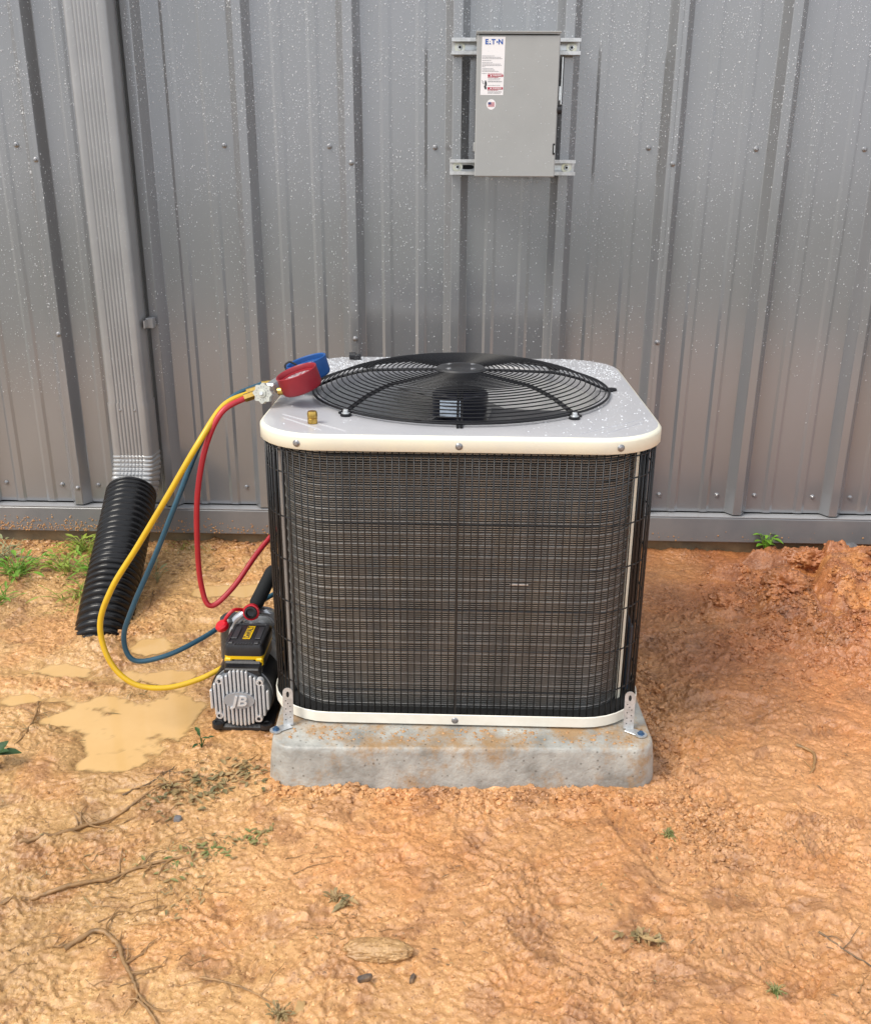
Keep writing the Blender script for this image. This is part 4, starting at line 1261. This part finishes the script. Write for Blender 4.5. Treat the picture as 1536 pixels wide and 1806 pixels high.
text('brand_letters', 'DeWALT', M['ink_black'], lg, (bc.x + .001, bc.y + .006, BT - .00005), (0, 1, 0), (-1, 0, 0), .0185, .00015, .0004, 0, wid=.054)
# pump end: oil case, sight dome, intake and exhaust, handle
b = MB(); b.lathe([(0, .050), (.006, .056), (.05, .058), (.075, .052), (.08, .03)], (-.478, -.925, .112), (0, 1, 0), 32); b.build('oil_case', M['sight'], vp)
b = MB(); b.tube(crom([(-.522, -.955, .130), (-.525, -.945, .172), (-.500, -.940, .198), (-.470, -.935, .204), (-.440, -.935, .202), (-.425, -.93, .18)], 6), .0115, 14); b.build('side_housing', M['sight'], vp)
b = MB(); b.lathe([(0, .030), (.10, .026), (.105, .02)], (-.532, -.93, .085), (0, 0, 1), 24); b.build('oil_reservoir', mat('dark_reservoir', (.05, .055, .06), .25, .2), vp)
b = MB(); b.tube([(-.424, -.925, .180), (-.420, -.905, .225), (-.418, -.875, .268), (-.424, -.870, .290)], .0085, 12); b.build('handle_bracket', M['pump_alu2'], vp)
ha, hb_ = Vector((-.469, -.955, .226)), Vector((-.437, -.875, .288))
b = MB(); b.tube([ha, ha + (hb_ - ha) * .08, ha + (hb_ - ha) * .9, hb_], [.0130, .0165, .0165, .0125], 20); b.build('handle_grip', M['foam'], vp, 60)
ec = Vector((-.473, -.974, .222)); eax = Vector((.05, -1, .25)).normalized()
b = MB(); b.lathe([(-.006, .0185), (.004, .0195), (.008, .0185), (.009, .0150), (.004, .0138)], ec, eax, 28, cap1=False); b.build('red_collar', M['red_cap'], vp)
b = MB(); b.lathe([(0, .0145), (.012, .0140), (.013, .0105), (.006, .0088), (.005, .001)], ec, eax, 24); b.build('exhaust_port', M['black_plastic'], vp)
b = MB(); b.tube(crom([ec + Vector((-.016, .0, .004)), (-.508, -.99, .234), (-.524, -1.0, .220), (-.529, -1.0, .206)], 8), .0042, 8)
b.lathe([(-.004, .013), (.0, .0155), (.008, .0155), (.012, .012)], (-.533, -1.002, .196), (-.35, -.3, .88), 18); b.box((-.542, -1.004, .194), (.012, .010, .010), bev=.003); b.build('tethered_cap', M['red_cap'], vp)
for (p0, p1, r) in (((-.414, -.925, .17), (-.410, -.925, .236), .0085), ((-.410, -.925, .205), (-.398, -.925, .212), .008), ((-.470, -.955, .198), (-.470, -.955, .214), .008), ((-.420, -.95, .17), (-.408, -.955, .190), .009)):
    b = MB(); b.cyl(p0, p1, r, 6, smooth=False); b.build('brass_fitting', M['brass'], vp)
vp_rot = 0
settle(vp)

# ================================================================== PLANTS AND DEBRIS
def leaf_geo(b, base, d, length, width, up=Vector((0, 0, 1)), curl=.25):
    """a leaf with a folded midrib, drooping towards its tip"""
    d = Vector(d).normalized(); s = d.cross(up)
    if s.length < 1e-4: s = Vector((1, 0, 0))
    s.normalize(); nrm = s.cross(d).normalized()
    vs = []; prof_ = ((0, .06), (.18, .62), (.42, 1), (.7, .75), (.9, .3), (1, .02))
    for t, w in prof_:
        c = Vector(base) + d * (length * t) - up * (curl * length * t * t)
        h = nrm * (.18 * width * w)
        vs += [c - s * width * w * .5 + h, c, c + s * width * w * .5 + h]
    fs = []
    for i in range(len(prof_) - 1):
        a = i * 3
        fs += [(a, a + 1, a + 4, a + 3), (a + 1, a + 2, a + 5, a + 4)]
    b.add(vs, fs, True)


def plant(name, lab_, x, y, n, size, m, hgt=.04, rs=0, wid=.45, cat='weed', separate=True, group=None, el=(.1, .9)):
    R = random.Random(rs)
    z = gz(x, y)
    t = thing(name, lab_, cat, (x, y, z), group)
    sb = MB(); lb = MB()
    for i in range(n):
        a = 2 * PI * i / n * 1.618 + R.uniform(-.4, .4); e_ = R.uniform(*el)
        hh = hgt * R.uniform(.3, 1)
        if not separate and i % 4 == 0: ox, oy = R.gauss(0, size * .5), R.gauss(0, size * .4)
        elif separate: ox = oy = 0
        tip = Vector((x + ox, y + oy, gz(x + ox, y + oy))) + Vector((math.cos(a), math.sin(a), 0)) * hgt * (.4 if separate else 1.6) * R.random() + Vector((0, 0, hh))
        sb.tube(crom([(x + ox + R.uniform(-.003, .003), y + oy + R.uniform(-.003, .003), gz(x + ox, y + oy) - .004), Vector((x + ox, y + oy, gz(x + ox, y + oy))).lerp(tip, .5) + Vector((0, 0, .004)), tip], 3), [.0011] * 6 + [.0007], 5)
        d = Vector((math.cos(a) * math.cos(e_), math.sin(a) * math.cos(e_), math.sin(e_)))
        L_ = size * (R.uniform(.6, 1.15) if separate else R.uniform(.25, 1.15))
        if separate:
            q = MB(); leaf_geo(q, tip, d, L_, L_ * wid); q.build('leaf', m, t, None)
        else:
            leaf_geo(lb, tip, d, L_, L_ * wid)
    sb.build('stem', m, t, None)
    if not separate:
        o = lb.build('foliage', m, t, None); o['kind'] = 'stuff'
    settle(t)
    return t


plant('seedling', 'bright green leafy seedling growing against the footing right of the condenser', .985, -.055, 20, .030, M['leaf'], .060, 5, .62, el=(-.2, .7))
plant('weed', 'pale leafed weed growing between the drain pipe and the blue hose', -.905, -.345, 9, .036, M['leaf_pale'], .055, 8, .3)
plant('weed', 'dark green broad leafed weed at the left edge above the muddy roots', -.945, -1.285, 9, .040, M['leaf_dark'], .04, 11, .6)
plant('weed', 'dark leaf sprig at the left edge just below the broad leafed weed', -.905, -1.405, 5, .035, M['leaf_dark'], .03, 12, .55)
plant('weed', 'small dark green sprig in the mud in front of the vacuum pump', -.545, -1.195, 5, .028, M['leaf_dark'], .03, 14, .35)
wl_ = ['bright yellowish weed nearest the wall left of the drain pipe', 'spreading green weed beside the middle of the drain pipe', 'low green weed at the left edge beside the footing', 'small bushy weed left of the drain pipe foot',
       'pale green weed in the left corner under the flashing', 'sparse green weed lowest on the left of the drain pipe', 'round leafed weed in the middle of the weed patch']
for i, (x, y, n_, s_, m_, w_d) in enumerate([(-1.22, -.10, 60, .050, 'leaf_y', .22), (-1.10, -.30, 60, .046, 'leaf', .20), (-1.36, -.30, 60, .046, 'leaf', .30), (-1.085, -.44, 46, .040, 'leaf_y', .18),
                                     (-1.45, -.20, 46, .044, 'leaf_pale', .30), (-1.33, -.50, 36, .034, 'leaf', .22), (-1.22, -.26, 46, .034, 'leaf_y', .45)]):
    plant('weed', wl_[i], x, y, n_, s_, M[m_], .045, 30 + i, w_d, separate=False, el=(-.1, .7))
for i, (x, y, s_, m_, lab_) in enumerate([(.306, -1.70, .024, 'leaf_mud', 'tuft of trodden grey green leaves in the mud at the front right'), (-.20, -1.615, .022, 'leaf_mud', 'tiny dried weed tuft in the mud in front of the pad'),
                                  (.485, -1.80, .008, 'leaf_mix', 'tiny green sprout at the bottom of the picture right of centre'), (.86, -1.52, .02, 'leaf', 'tiny green sprout at the right edge of the mud'),
                                  (-.255, -1.86, .012, 'leaf_mud', 'small muddy leaf tuft at the bottom edge left of the flat stone'), (.40, -1.43, .009, 'leaf_mix', 'tiny green leaf cluster in the mud in front of the right pad corner'),
                                  (.70, -1.83, .03, 'leaf_mud', 'flattened grey weed in the bottom right corner')]):
    plant('weed', lab_, x, y, 26, s_, M[m_], .010, 60 + i, .34, separate=False, el=(-.3, .9))


def branch(lab_, P, r, m, rs=1, sub=8, twigs=0, cat='root', name='root'):
    R = random.Random(rs)
    Q = crom([Vector((x, y, gz(x, y) + dz)) for (x, y, dz) in P], sub)
    Q = [Vector((q.x + R.uniform(-.0012, .0012), q.y + R.uniform(-.0012, .0012), max(q.z - r * .9, gz(q.x, q.y) - r * .15))) for q in Q]
    b = MB(); nq = len(Q)
    b.tube(Q, [r * (1.1 - .75 * i / nq) * R.uniform(.85, 1.15) for i in range(nq)], 7)
    for k in range(twigs):
        i = R.randint(2, nq - 3); a = R.uniform(0, 2 * PI); L_ = R.uniform(.02, .07); p = Q[i]; pts = [p]
        for s_ in range(1, 5):
            a += R.uniform(-.5, .5); q = pts[-1] + Vector((math.cos(a), math.sin(a), 0)) * L_ / 4
            pts.append(Vector((q.x, q.y, gz(q.x, q.y) + .0025 + .003 * R.random())))
        b.tube(pts, [r * .45, r * .4, r * .35, r * .25, r * .12], 5)
    o = b.build(name, m, None, 60)
    tag(o, lab_, cat)
    return o


branch('long muddy root running in from the left edge to the green leaf clump', [(-.800, -1.675, .003), (-.72, -1.640, .006), (-.666, -1.616, .007), (-.60, -1.58, .008), (-.567, -1.556, .006), (-.50, -1.528, .006), (-.455, -1.508, .004)], .0048, M['twig'], 2, 8, 9)
branch('muddy root lying above the longest one', [(-.800, -1.505, .002), (-.741, -1.470, .006), (-.70, -1.435, .008), (-.655, -1.412, .008), (-.597, -1.345, .007), (-.54, -1.30, .004)], .0042, M['twig'], 3, 8, 8)
branch('muddy root curving down to the bottom edge from a dark knot', [(-.620, -1.742, .004), (-.582, -1.709, .012), (-.541, -1.732, .008), (-.515, -1.77, .008), (-.490, -1.803, .008), (-.46, -1.845, .006), (-.404, -1.90, .004)], .0046, M['twig'], 4, 8, 10)
branch('thin pale root at the bottom left of the flat stone', [(-.39, -1.795, .003), (-.35, -1.80, .004), (-.30, -1.815, .004), (-.25, -1.85, .002)], .002, M['twig'], 5, 6, 4)
branch('thin forked twig above the middle root', [(-.66, -1.36, .003), (-.62, -1.32, .006), (-.58, -1.27, .004)], .0022, M['twig_dark'], 6, 6, 3, 'twig', 'twig')
branch('dark twig lying among the weeds by the wall', [(-1.42, -.16, .006), (-1.34, -.18, .008), (-1.24, -.185, .006)], .0035, M['twig_dark'], 7, 6, 3, 'twig', 'twig')
branch('thin root reaching out of the puddle on the left', [(-.98, -1.01, .003), (-.955, -1.08, .006), (-.945, -1.15, .005), (-.95, -1.2, .003)], .0028, M['twig'], 8, 6, 5)
branch('bent stalk lying by the foot of the drain pipe', [(-.90, -.40, .004), (-.885, -.47, .008), (-.875, -.53, .004)], .002, M['twig'], 9, 6, 3, 'twig', 'twig')
branch('curled root piece in the mud at the right', [(.74, -1.12, .004), (.765, -1.15, .008), (.75, -1.20, .006), (.735, -1.22, .003)], .004, M['twig'], 10, 6, 1)
branch('dark thin root at the lower right corner of the mud', [(.60, -1.66, .002), (.635, -1.70, .004), (.68, -1.76, .004), (.71, -1.80, .002)], .0018, M['twig_dark'], 11, 6, 4)

def rootlets():
    R_ = random.Random(77); b = MB()
    for cx, cy, rx, ry, n_ in ((-.60, -1.44, .10, .06, 46), (-.52, -1.56, .12, .06, 46), (-.55, -1.72, .09, .06, 46), (-.46, -1.30, .07, .04, 36), (-.80, -1.12, .10, .07, 24), (-1.2, -.25, .16, .12, 70), (-.88, -.35, .06, .14, 30), (.38, -1.72, .05, .03, 10), (-.17, -1.69, .05, .03, 18), (.68, -1.80, .06, .03, 12)):
        for _ in range(n_):
            x, y = R_.gauss(cx, rx), R_.gauss(cy, ry)
            if -1.33 < y < -.42 and -.40 < x < .43: continue
            a = R_.uniform(-.3, .9) if R_.random() < .6 else R_.uniform(0, 6.28)
            L_ = R_.uniform(.015, .08); r = R_.uniform(.0005, .0013); pts = []
            for k in range(7):
                pts.append(Vector((x, y, gz(x, y) + r * R_.uniform(-.6, 2.0))))
                a += R_.uniform(-.45, .45); x += math.cos(a) * L_ / 6; y += math.sin(a) * L_ / 6
            b.tube(pts, [r * (1 - .1 * k) for k in range(7)], 4, cap=False)
    o = b.build('rootlets', M['twig'], None, None); o['kind'] = 'stuff'; o['label'] = 'fine muddy rootlets and stalks trodden into the clay'


rootlets()

# lumps of clay broken off the spoil heap
def clod(lab_, x, y, sx, sy, sz, rs, name='clay_clod', cat='clod', group='clods broken off the spoil heap'):
    bm_ = bmesh.new(); bmesh.ops.create_icosphere(bm_, subdivisions=5, radius=1)
    for v in bm_.verts:
        c = v.co
        soft = .35 if name == 'stone' else 1.0
        n3 = mnoise.fractal(c * 1.6 + Vector((rs * 7, 0, 0)), 1.0, 2.0, 5) * .42 + mnoise.fractal(c * 7 + Vector((rs, 3, 0)), .7, 2.0, 5) * .20 + abs(mnoise.noise(c * 21 + Vector((0, rs, 0)))) * .10
        k = 1 + n3 * soft
        v.co = Vector((c.x * sx * k, c.y * sy * k, c.z * sz * k))
    me = bpy.data.meshes.new(name); bm_.to_mesh(me); bm_.free()
    co = np.empty(len(me.vertices) * 3); me.vertices.foreach_get('co', co); co = co.reshape(-1, 3)
    ca = me.color_attributes.new('soil', 'FLOAT_COLOR', 'POINT')
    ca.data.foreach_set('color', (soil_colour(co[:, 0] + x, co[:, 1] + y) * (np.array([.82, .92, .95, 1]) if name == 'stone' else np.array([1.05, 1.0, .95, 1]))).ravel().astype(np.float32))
    me.materials.append(M['mud'])
    me.polygons.foreach_set('use_smooth', np.ones(len(me.polygons), bool))
    o = obj(name, me); o.location = (x, y, gz(x, y) + sz * .05)
    tag(o, lab_, cat, group)


clod('orange clay clod standing left of the hollow in the spoil heap', .955, -.315, .042, .036, .040, 1)
clod('larger crumbly clay clod in front of the upright one beside the heap', .925, -.43, .055, .05, .042, 2)
clod('low clay clod nearest the condenser on the left of the heap', .745, -.475, .042, .036, .026, 3)
clod('clay clod at the top of the heap under the flashing', 1.10, -.13, .06, .035, .036, 4)
clod('broad clay block forming the top right of the heap', 1.33, -.33, .13, .10, .055, 5)
clod('small reddish clay clod half buried in front of the heap', 1.10, -.60, .030, .026, .022, 6)
clod('clay clod at the right front corner of the concrete pad', .385, -1.335, .016, .012, .014, 7)
clod('flat oblong mud coated stone in the foreground', -.120, -1.738, .056, .021, .015, 8, 'stone', 'stone', None)
COL.objects[-1].location.z += .006

# flat stone and others
def stone(lab_, x, y, sx, sy, sz, m, rs, rot=0):
    R = random.Random(rs); b = MB(); n_ = 14
    ph = [R.uniform(.82, 1.12) for _ in range(n_)]
    L = []
    for (k, z) in ((.9, -.6), (1.0, 0), (.96, .55), (.84, .92), (.45, 1.0)):
        L.append([Vector((sx * k * ph[i] * (abs(math.cos(2 * PI * i / n_)) ** .6) * math.copysign(1, math.cos(2 * PI * i / n_)), sy * k * ph[(i + 3) % n_] * (abs(math.sin(2 * PI * i / n_)) ** .6) * math.copysign(1, math.sin(2 * PI * i / n_)), sz * z * R.uniform(.93, 1.05))) for i in range(n_)])
    b.loops(L, cap0=True, cap1=True, smooth=True)
    o = b.build('stone', m, None, 40); o.location = (x, y, gz(x, y) + sz * .25); o.rotation_euler = (R.uniform(-.08, .08), R.uniform(-.08, .08), rot)
    tag(o, lab_, 'stone')
stone('small dark grey chip below the flat stone on the left', -.135, -1.795, .012, .005, .005, M['dark_chip'], 2, .3)
stone('small dark pebble right of the flat stone', -.062, -1.785, .004, .009, .005, M['dark_chip'], 3, -.3)
stone('dark grey pebble in the mud left of the pad', -.530, -1.425, .008, .007, .007, M['grey_stone'], 4)
stone('brown pebble at the bottom below the flat stone', -.225, -1.845, .008, .013, .008, M['stone'], 5, .1)
stone('grey block lying against the footing at the far right', 1.255, -.045, .022, .03, .035, M['grey_stone'], 6, .4)
for o in list(COL.objects):
    if o.get('label', '').startswith('grey block'): o.location.z = gz(1.255, -.045) + .012


# scattered crumbs of clay: one mass nobody could count
def crumbs():
    R = np.random.RandomState(5)
    pts = []
    def scatter(n, fx, s0, s1, pw=2.2):
        for _ in range(n):
            x, y = fx()
            s = s0 + (s1 - s0) * R.rand() ** pw
            pts.append((x, y, s))
    U = R.uniform; G = R.normal
    scatter(1500, lambda: (U(-.37, .42), -1.318 - abs(G(0, .022))), .0010, .0075, 4)
    scatter(1500, lambda: (.425 + abs(G(0, .028)), U(-1.42, -.75)), .0012, .008, 3)
    scatter(900, lambda: (G(.46, .05), G(-1.42, .06)), .0014, .007)
    scatter(8500, lambda: (G(1.0, .18), G(-.60, .16)), .0010, .0075, 3)
    scatter(1300, lambda: (G(1.2, .14), G(-.40, .12)), .0012, .009, 3)
    scatter(1500, lambda: (G(.92, .07), G(-.33, .10)), .0012, .010, 3)
    scatter(2600, lambda: (U(-1.0, 1.1), U(-1.9, -1.34)), .0010, .0042, 4)
    scatter(1800, lambda: (U(-1.5, -.5), U(-1.3, -.05)), .0010, .0050, 4)
    scatter(600, lambda: (G(-.91, .05), G(-.66, .05)), .0010, .006, 3)
    scatter(700, lambda: (U(-1.6, -.5), U(-.09, -.02)), .0016, .008)
    P = np.array(pts)
    inpad = (np.abs(P[:, 0] - .014) < .395) & (np.abs(P[:, 1] + .868) < .44)
    P = P[~inpad]
    P = P[~((np.abs(P[:, 0] + .474) < .075) & (P[:, 1] > -1.14) & (P[:, 1] < -.86))]
    nz = fbm(P[:, 0] * 13, P[:, 1] * 13, 3, 14)
    P = P[(nz > -.12) | (P[:, 0] < .6)]
    z = ground_h(P[:, 0], P[:, 1])
    pm = puddle_mask(P[:, 0], P[:, 1])
    k = pm < -.05; P = P[k]; z = z[k]
    t = (1 + 5 ** .5) / 2
    iv = np.array([(-1, t, 0), (1, t, 0), (-1, -t, 0), (1, -t, 0), (0, -1, t), (0, 1, t), (0, -1, -t), (0, 1, -t), (t, 0, -1), (t, 0, 1), (-t, 0, -1), (-t, 0, 1)]) / 1.9
    ff = np.array([(0, 11, 5), (0, 5, 1), (0, 1, 7), (0, 7, 10), (0, 10, 11), (1, 5, 9), (5, 11, 4), (11, 10, 2), (10, 7, 6), (7, 1, 8), (3, 9, 4), (3, 4, 2), (3, 2, 6), (3, 6, 8), (3, 8, 9), (4, 9, 5), (2, 4, 11), (6, 2, 10), (8, 6, 7), (9, 8, 1)])
    n_ = len(P)
    V = iv[None] * (1 + R.uniform(-.42, .38, (n_, 12, 1)))
    a = R.uniform(0, 2 * PI, n_); c, s = np.cos(a)[:, None], np.sin(a)[:, None]
    V = np.stack([V[..., 0] * c - V[..., 1] * s, V[..., 0] * s + V[..., 1] * c, V[..., 2] * .75], -1) * P[:, 2][:, None, None]
    V += np.stack([P[:, 0], P[:, 1], z + P[:, 2] * .1], -1)[:, None]
    F = (ff[None] + (np.arange(n_) * 12)[:, None, None]).reshape(-1, 3)
    me = bpy.data.meshes.new('soil_crumbs')
    me.from_pydata(V.reshape(-1, 3).tolist(), [], F.tolist())
    me.polygons.foreach_set('use_smooth', np.zeros(len(F), bool))
    ca = me.color_attributes.new('soil', 'FLOAT_COLOR', 'POINT')
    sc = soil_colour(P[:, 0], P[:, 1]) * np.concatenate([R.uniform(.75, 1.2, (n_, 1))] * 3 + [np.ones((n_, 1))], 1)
    ca.data.foreach_set('color', np.repeat(sc, 12, axis=0).ravel().astype(np.float32))
    me.materials.append(M['mud'])
    o = obj('soil_crumbs', me); o['kind'] = 'stuff'
    o['label'] = 'crumbled orange clay scattered round the pad and over the spoil heap'


crumbs()


# leaf litter and grass shreds trodden into the mud
def litter(name, lab_, spots, n, m, s0, s1, rs, w=.35, el=.25):
    R = random.Random(rs); b = MB()
    for _ in range(n):
        cx, cy, rx, ry = spots[R.randrange(len(spots))]
        x, y = R.gauss(cx, rx), R.gauss(cy, ry)
        if -1.31 < y < -.42 and -.40 < x < .43: continue
        a = R.uniform(0, 2 * PI); e_ = R.uniform(-.1, el); L_ = R.uniform(s0, s1)
        leaf_geo(b, (x, y, gz(x, y) + .0015), (math.cos(a) * math.cos(e_), math.sin(a) * math.cos(e_), math.sin(e_)), L_, L_ * w * R.uniform(.6, 1.2), curl=.15)
    o = b.build(name, m, None, None); o['kind'] = 'stuff'; o['label'] = lab_
litter('leaf_litter', 'muddy grey green leaves trodden into the mud left of the pad', [(-.47, -1.29, .045, .03), (-.52, -1.33, .05, .03), (-.43, -1.26, .03, .02), (-.56, -1.36, .03, .03)], 230, M['leaf_mud'], .008, .024, 1, .45, .6)
litter('leaf_litter', 'green leaves at the end of the longest muddy root', [(-.41, -1.485, .03, .018), (-.45, -1.505, .035, .02), (-.37, -1.46, .015, .012), (-.50, -1.54, .03, .02)], 95, M['leaf_mix'], .008, .020, 2, .4)
litter('leaf_litter', 'darker green leaves at the end of the longest muddy root', [(-.40, -1.48, .03, .015), (-.47, -1.52, .035, .025), (-.45, -1.62, .03, .02)], 60, M['leaf_mud'], .008, .018, 3, .35)
litter('grass_shreds', 'shreds of grass across the puddle and mud on the left', [(-.86, -1.08, .06, .05), (-.80, -1.03, .05, .03), (-.93, -1.12, .05, .05), (-.62, -1.55, .1, .05), (-.75, -.95, .05, .04)], 130, M['leaf_mud'], .015, .045, 4, .07)
litter('dead_leaves', 'dead leaves and stalks among the weeds by the wall', [(-1.20, -.18, .08, .07), (-1.35, -.25, .08, .08), (-1.12, -.35, .04, .08), (-.80, -.2, .08, .06)], 340, M['twig'], .008, .026, 5, .3)
litter('dead_leaves', 'small dark shreds of roots scattered over the mud', [(0, -1.6, .5, .15), (.7, -1.1, .25, .25), (-.7, -1.6, .15, .12), (.3, -1.72, .3, .07)], 240, M['twig_dark'], .004, .016, 6, .16)
litter('dead_leaves', 'pale straw bits scattered over the mud', [(0, -1.6, .5, .15), (.7, -1.2, .3, .3), (-.7, -1.5, .2, .2), (-.8, -.8, .2, .2)], 200, M['leaf_pale'], .003, .010, 7, .2)
litter('grass', 'thin green grass blades in the weed patch by the wall', [(-1.23, -.12, .06, .04), (-1.10, -.34, .04, .06), (-1.36, -.30, .06, .05), (-1.10, -.48, .03, .05), (-.86, -.1, .05, .02)], 260, M['leaf_y'], .015, .045, 8, .06, 1.0)


# ================================================================== RAIN DROPS AND SPLASHED MUD
drop_m = mat('rain_drop', (.80, .83, .87), .04, 0, .8, 1.0, alpha=.62)


def domes(name, lab_, P, nrm, m, seg=6):
    """P: rows x,y,z,rx,ry. small domes lying on a surface facing nrm ('y' = -y, 'z' = +z)"""
    P = np.asarray(P); n_ = len(P)
    a = np.arange(seg) * 2 * PI / seg
    prof_ = [(1.0, 0.0), (.62, .56)]
    base = []
    for r, h in prof_:
        base += [(r * math.cos(t), r * math.sin(t), h) for t in a]
    base.append((0, 0, .74))
    base = np.array(base)
    F = []
    for i in range(1):
        for j in range(seg):
            k = (j + 1) % seg
            F.append((i * seg + j, i * seg + k, (i + 1) * seg + k)); F.append((i * seg + j, (i + 1) * seg + k, (i + 1) * seg + j))
    for j in range(seg): F.append((seg + j, seg + (j + 1) % seg, 2 * seg))
    F = np.array(F)
    if nrm == 'y':
        V = np.stack([base[:, 0][None] * P[:, 3:4], -base[:, 2][None] * P[:, 3:4] * .8, base[:, 1][None] * P[:, 4:5]], -1)
        F = F
    else:
        V = np.stack([base[:, 0][None] * P[:, 3:4], base[:, 1][None] * P[:, 4:5], base[:, 2][None] * P[:, 3:4] * .8], -1)
    V = V + P[:, None, :3]
    FF = (F[None] + (np.arange(n_) * len(base))[:, None, None]).reshape(-1, 3)
    me = bpy.data.meshes.new(name)
    me.from_pydata(V.reshape(-1, 3).tolist(), [], FF.tolist())
    me.polygons.foreach_set('use_smooth', np.ones(len(FF), bool))
    me.materials.append(m)
    o = obj(name, me); o['kind'] = 'stuff'; o['label'] = lab_
    return o


R = np.random.RandomState(9)
pts = []
while len(pts) < 38000:
    x = R.uniform(-1.6, 1.4); z = R.uniform(.42, 1.66)
    dens = float(np.clip((z - .42) / 1.0, 0, 1)) ** 1.5
    if x < -.9: dens = max(dens, .35 * (z > .5))
    dens *= .35 + .65 * float(sst(-.3, .35, pn(np.array([x * 7.]), np.array([z * 5.]))[0] + .15))
    if x > .55: dens *= .8
    if R.rand() > dens: continue
    if -1.10 < x < -.95: continue
    s = .00042 + .0013 * R.rand() ** 4.0
    d0 = prof(x); sl = abs(prof(x + .001) - prof(x - .001))
    y = -d0 - .0024
    if sl > .0008: y -= .0008
    pts.append((x, y, z, s, s * R.uniform(1.0, 1.6)))
domes('rain_drops', 'rain drops clinging to the upper part of the grey steel wall', pts, 'y', drop_m)
pts = [(R.uniform(dsx0 + .01, dsx1 - .01), dsy0 - .0005, R.uniform(.55, 1.65), s, s * 1.2) for s in R.uniform(.0006, .0014, 160)]
domes('rain_drops', 'sparse rain drops on the front of the downspout', pts, 'y', drop_m)
pts = [(R.uniform(bx0 + .005, bx1 - .005), byf - .0006, R.uniform(bz0 + .01, bz1 - .01), s, s * 1.15) for s in .0004 + .0009 * R.rand(230) ** 2.5]
domes('rain_drops', 'fine rain drops on the door of the disconnect box', pts, 'y', drop_m)
pts = []
while len(pts) < 2600:
    x, y = R.uniform(-.385, .38), R.uniform(-.385, .385)
    rr2 = math.hypot(x, y); an = math.atan2(y, x)
    if rr2 < OR + .012 or rr2 > bound(TH - .012, .12, an): continue
    dens = 1.0 if y > .12 else (.18 if x > .25 else .0)
    if x > .12 and y < -.28: dens = max(dens, .10)
    if x < -.15 and y < .1: dens = .02
    if R.rand() > dens: continue
    s = .0007 + .0018 * R.rand() ** 2.5
    pts.append((CX + x, CY + y, TZ + .0002, s * 1.1, s))
domes('rain_drops', 'beads of rain standing on the grey top of the condenser', pts, 'z', drop_m)
# mud splashed on to the flashing and footing
pts = []
while len(pts) < 1500:
    x = R.uniform(-1.6, -.5) if R.rand() < .85 else R.uniform(-.5, 1.4)
    z = .048 + abs(R.normal(0, .022))
    if z > .12: continue
    if x > -.95 and R.rand() < .7: continue
    s = .0006 + .0026 * R.rand() ** 2.5
    pts.append((x, -.0436, z, s, s * 1.1))
domes('mud_splash', 'specks of orange mud splashed on the flashing at the left', pts, 'y', mat('splash', (.50, .27, .11), .5, var=(.38, .19, .08), vscale=40), 6)
pts = [(R.uniform(-.36, .40), -1.262 - .0, 0, 0, 0) for _ in range(0)]
for _ in range(420):
    x = R.uniform(-.34, .37); y = R.uniform(-1.285, -1.235)
    s = .0006 + .003 * R.rand() ** 3
    pts.append((x, y, PT + .0003, s * 1.3, s))
domes('mud_splash', 'specks of orange mud on the front ledge of the concrete pad', pts, 'z', mat('pad_splash', (.44, .25, .11), .5, var=(.36, .19, .08), vscale=40), 6)
print('objects', len(COL.objects), 'tris', sum(len(o.data.polygons) for o in COL.objects if o.type == 'MESH'))
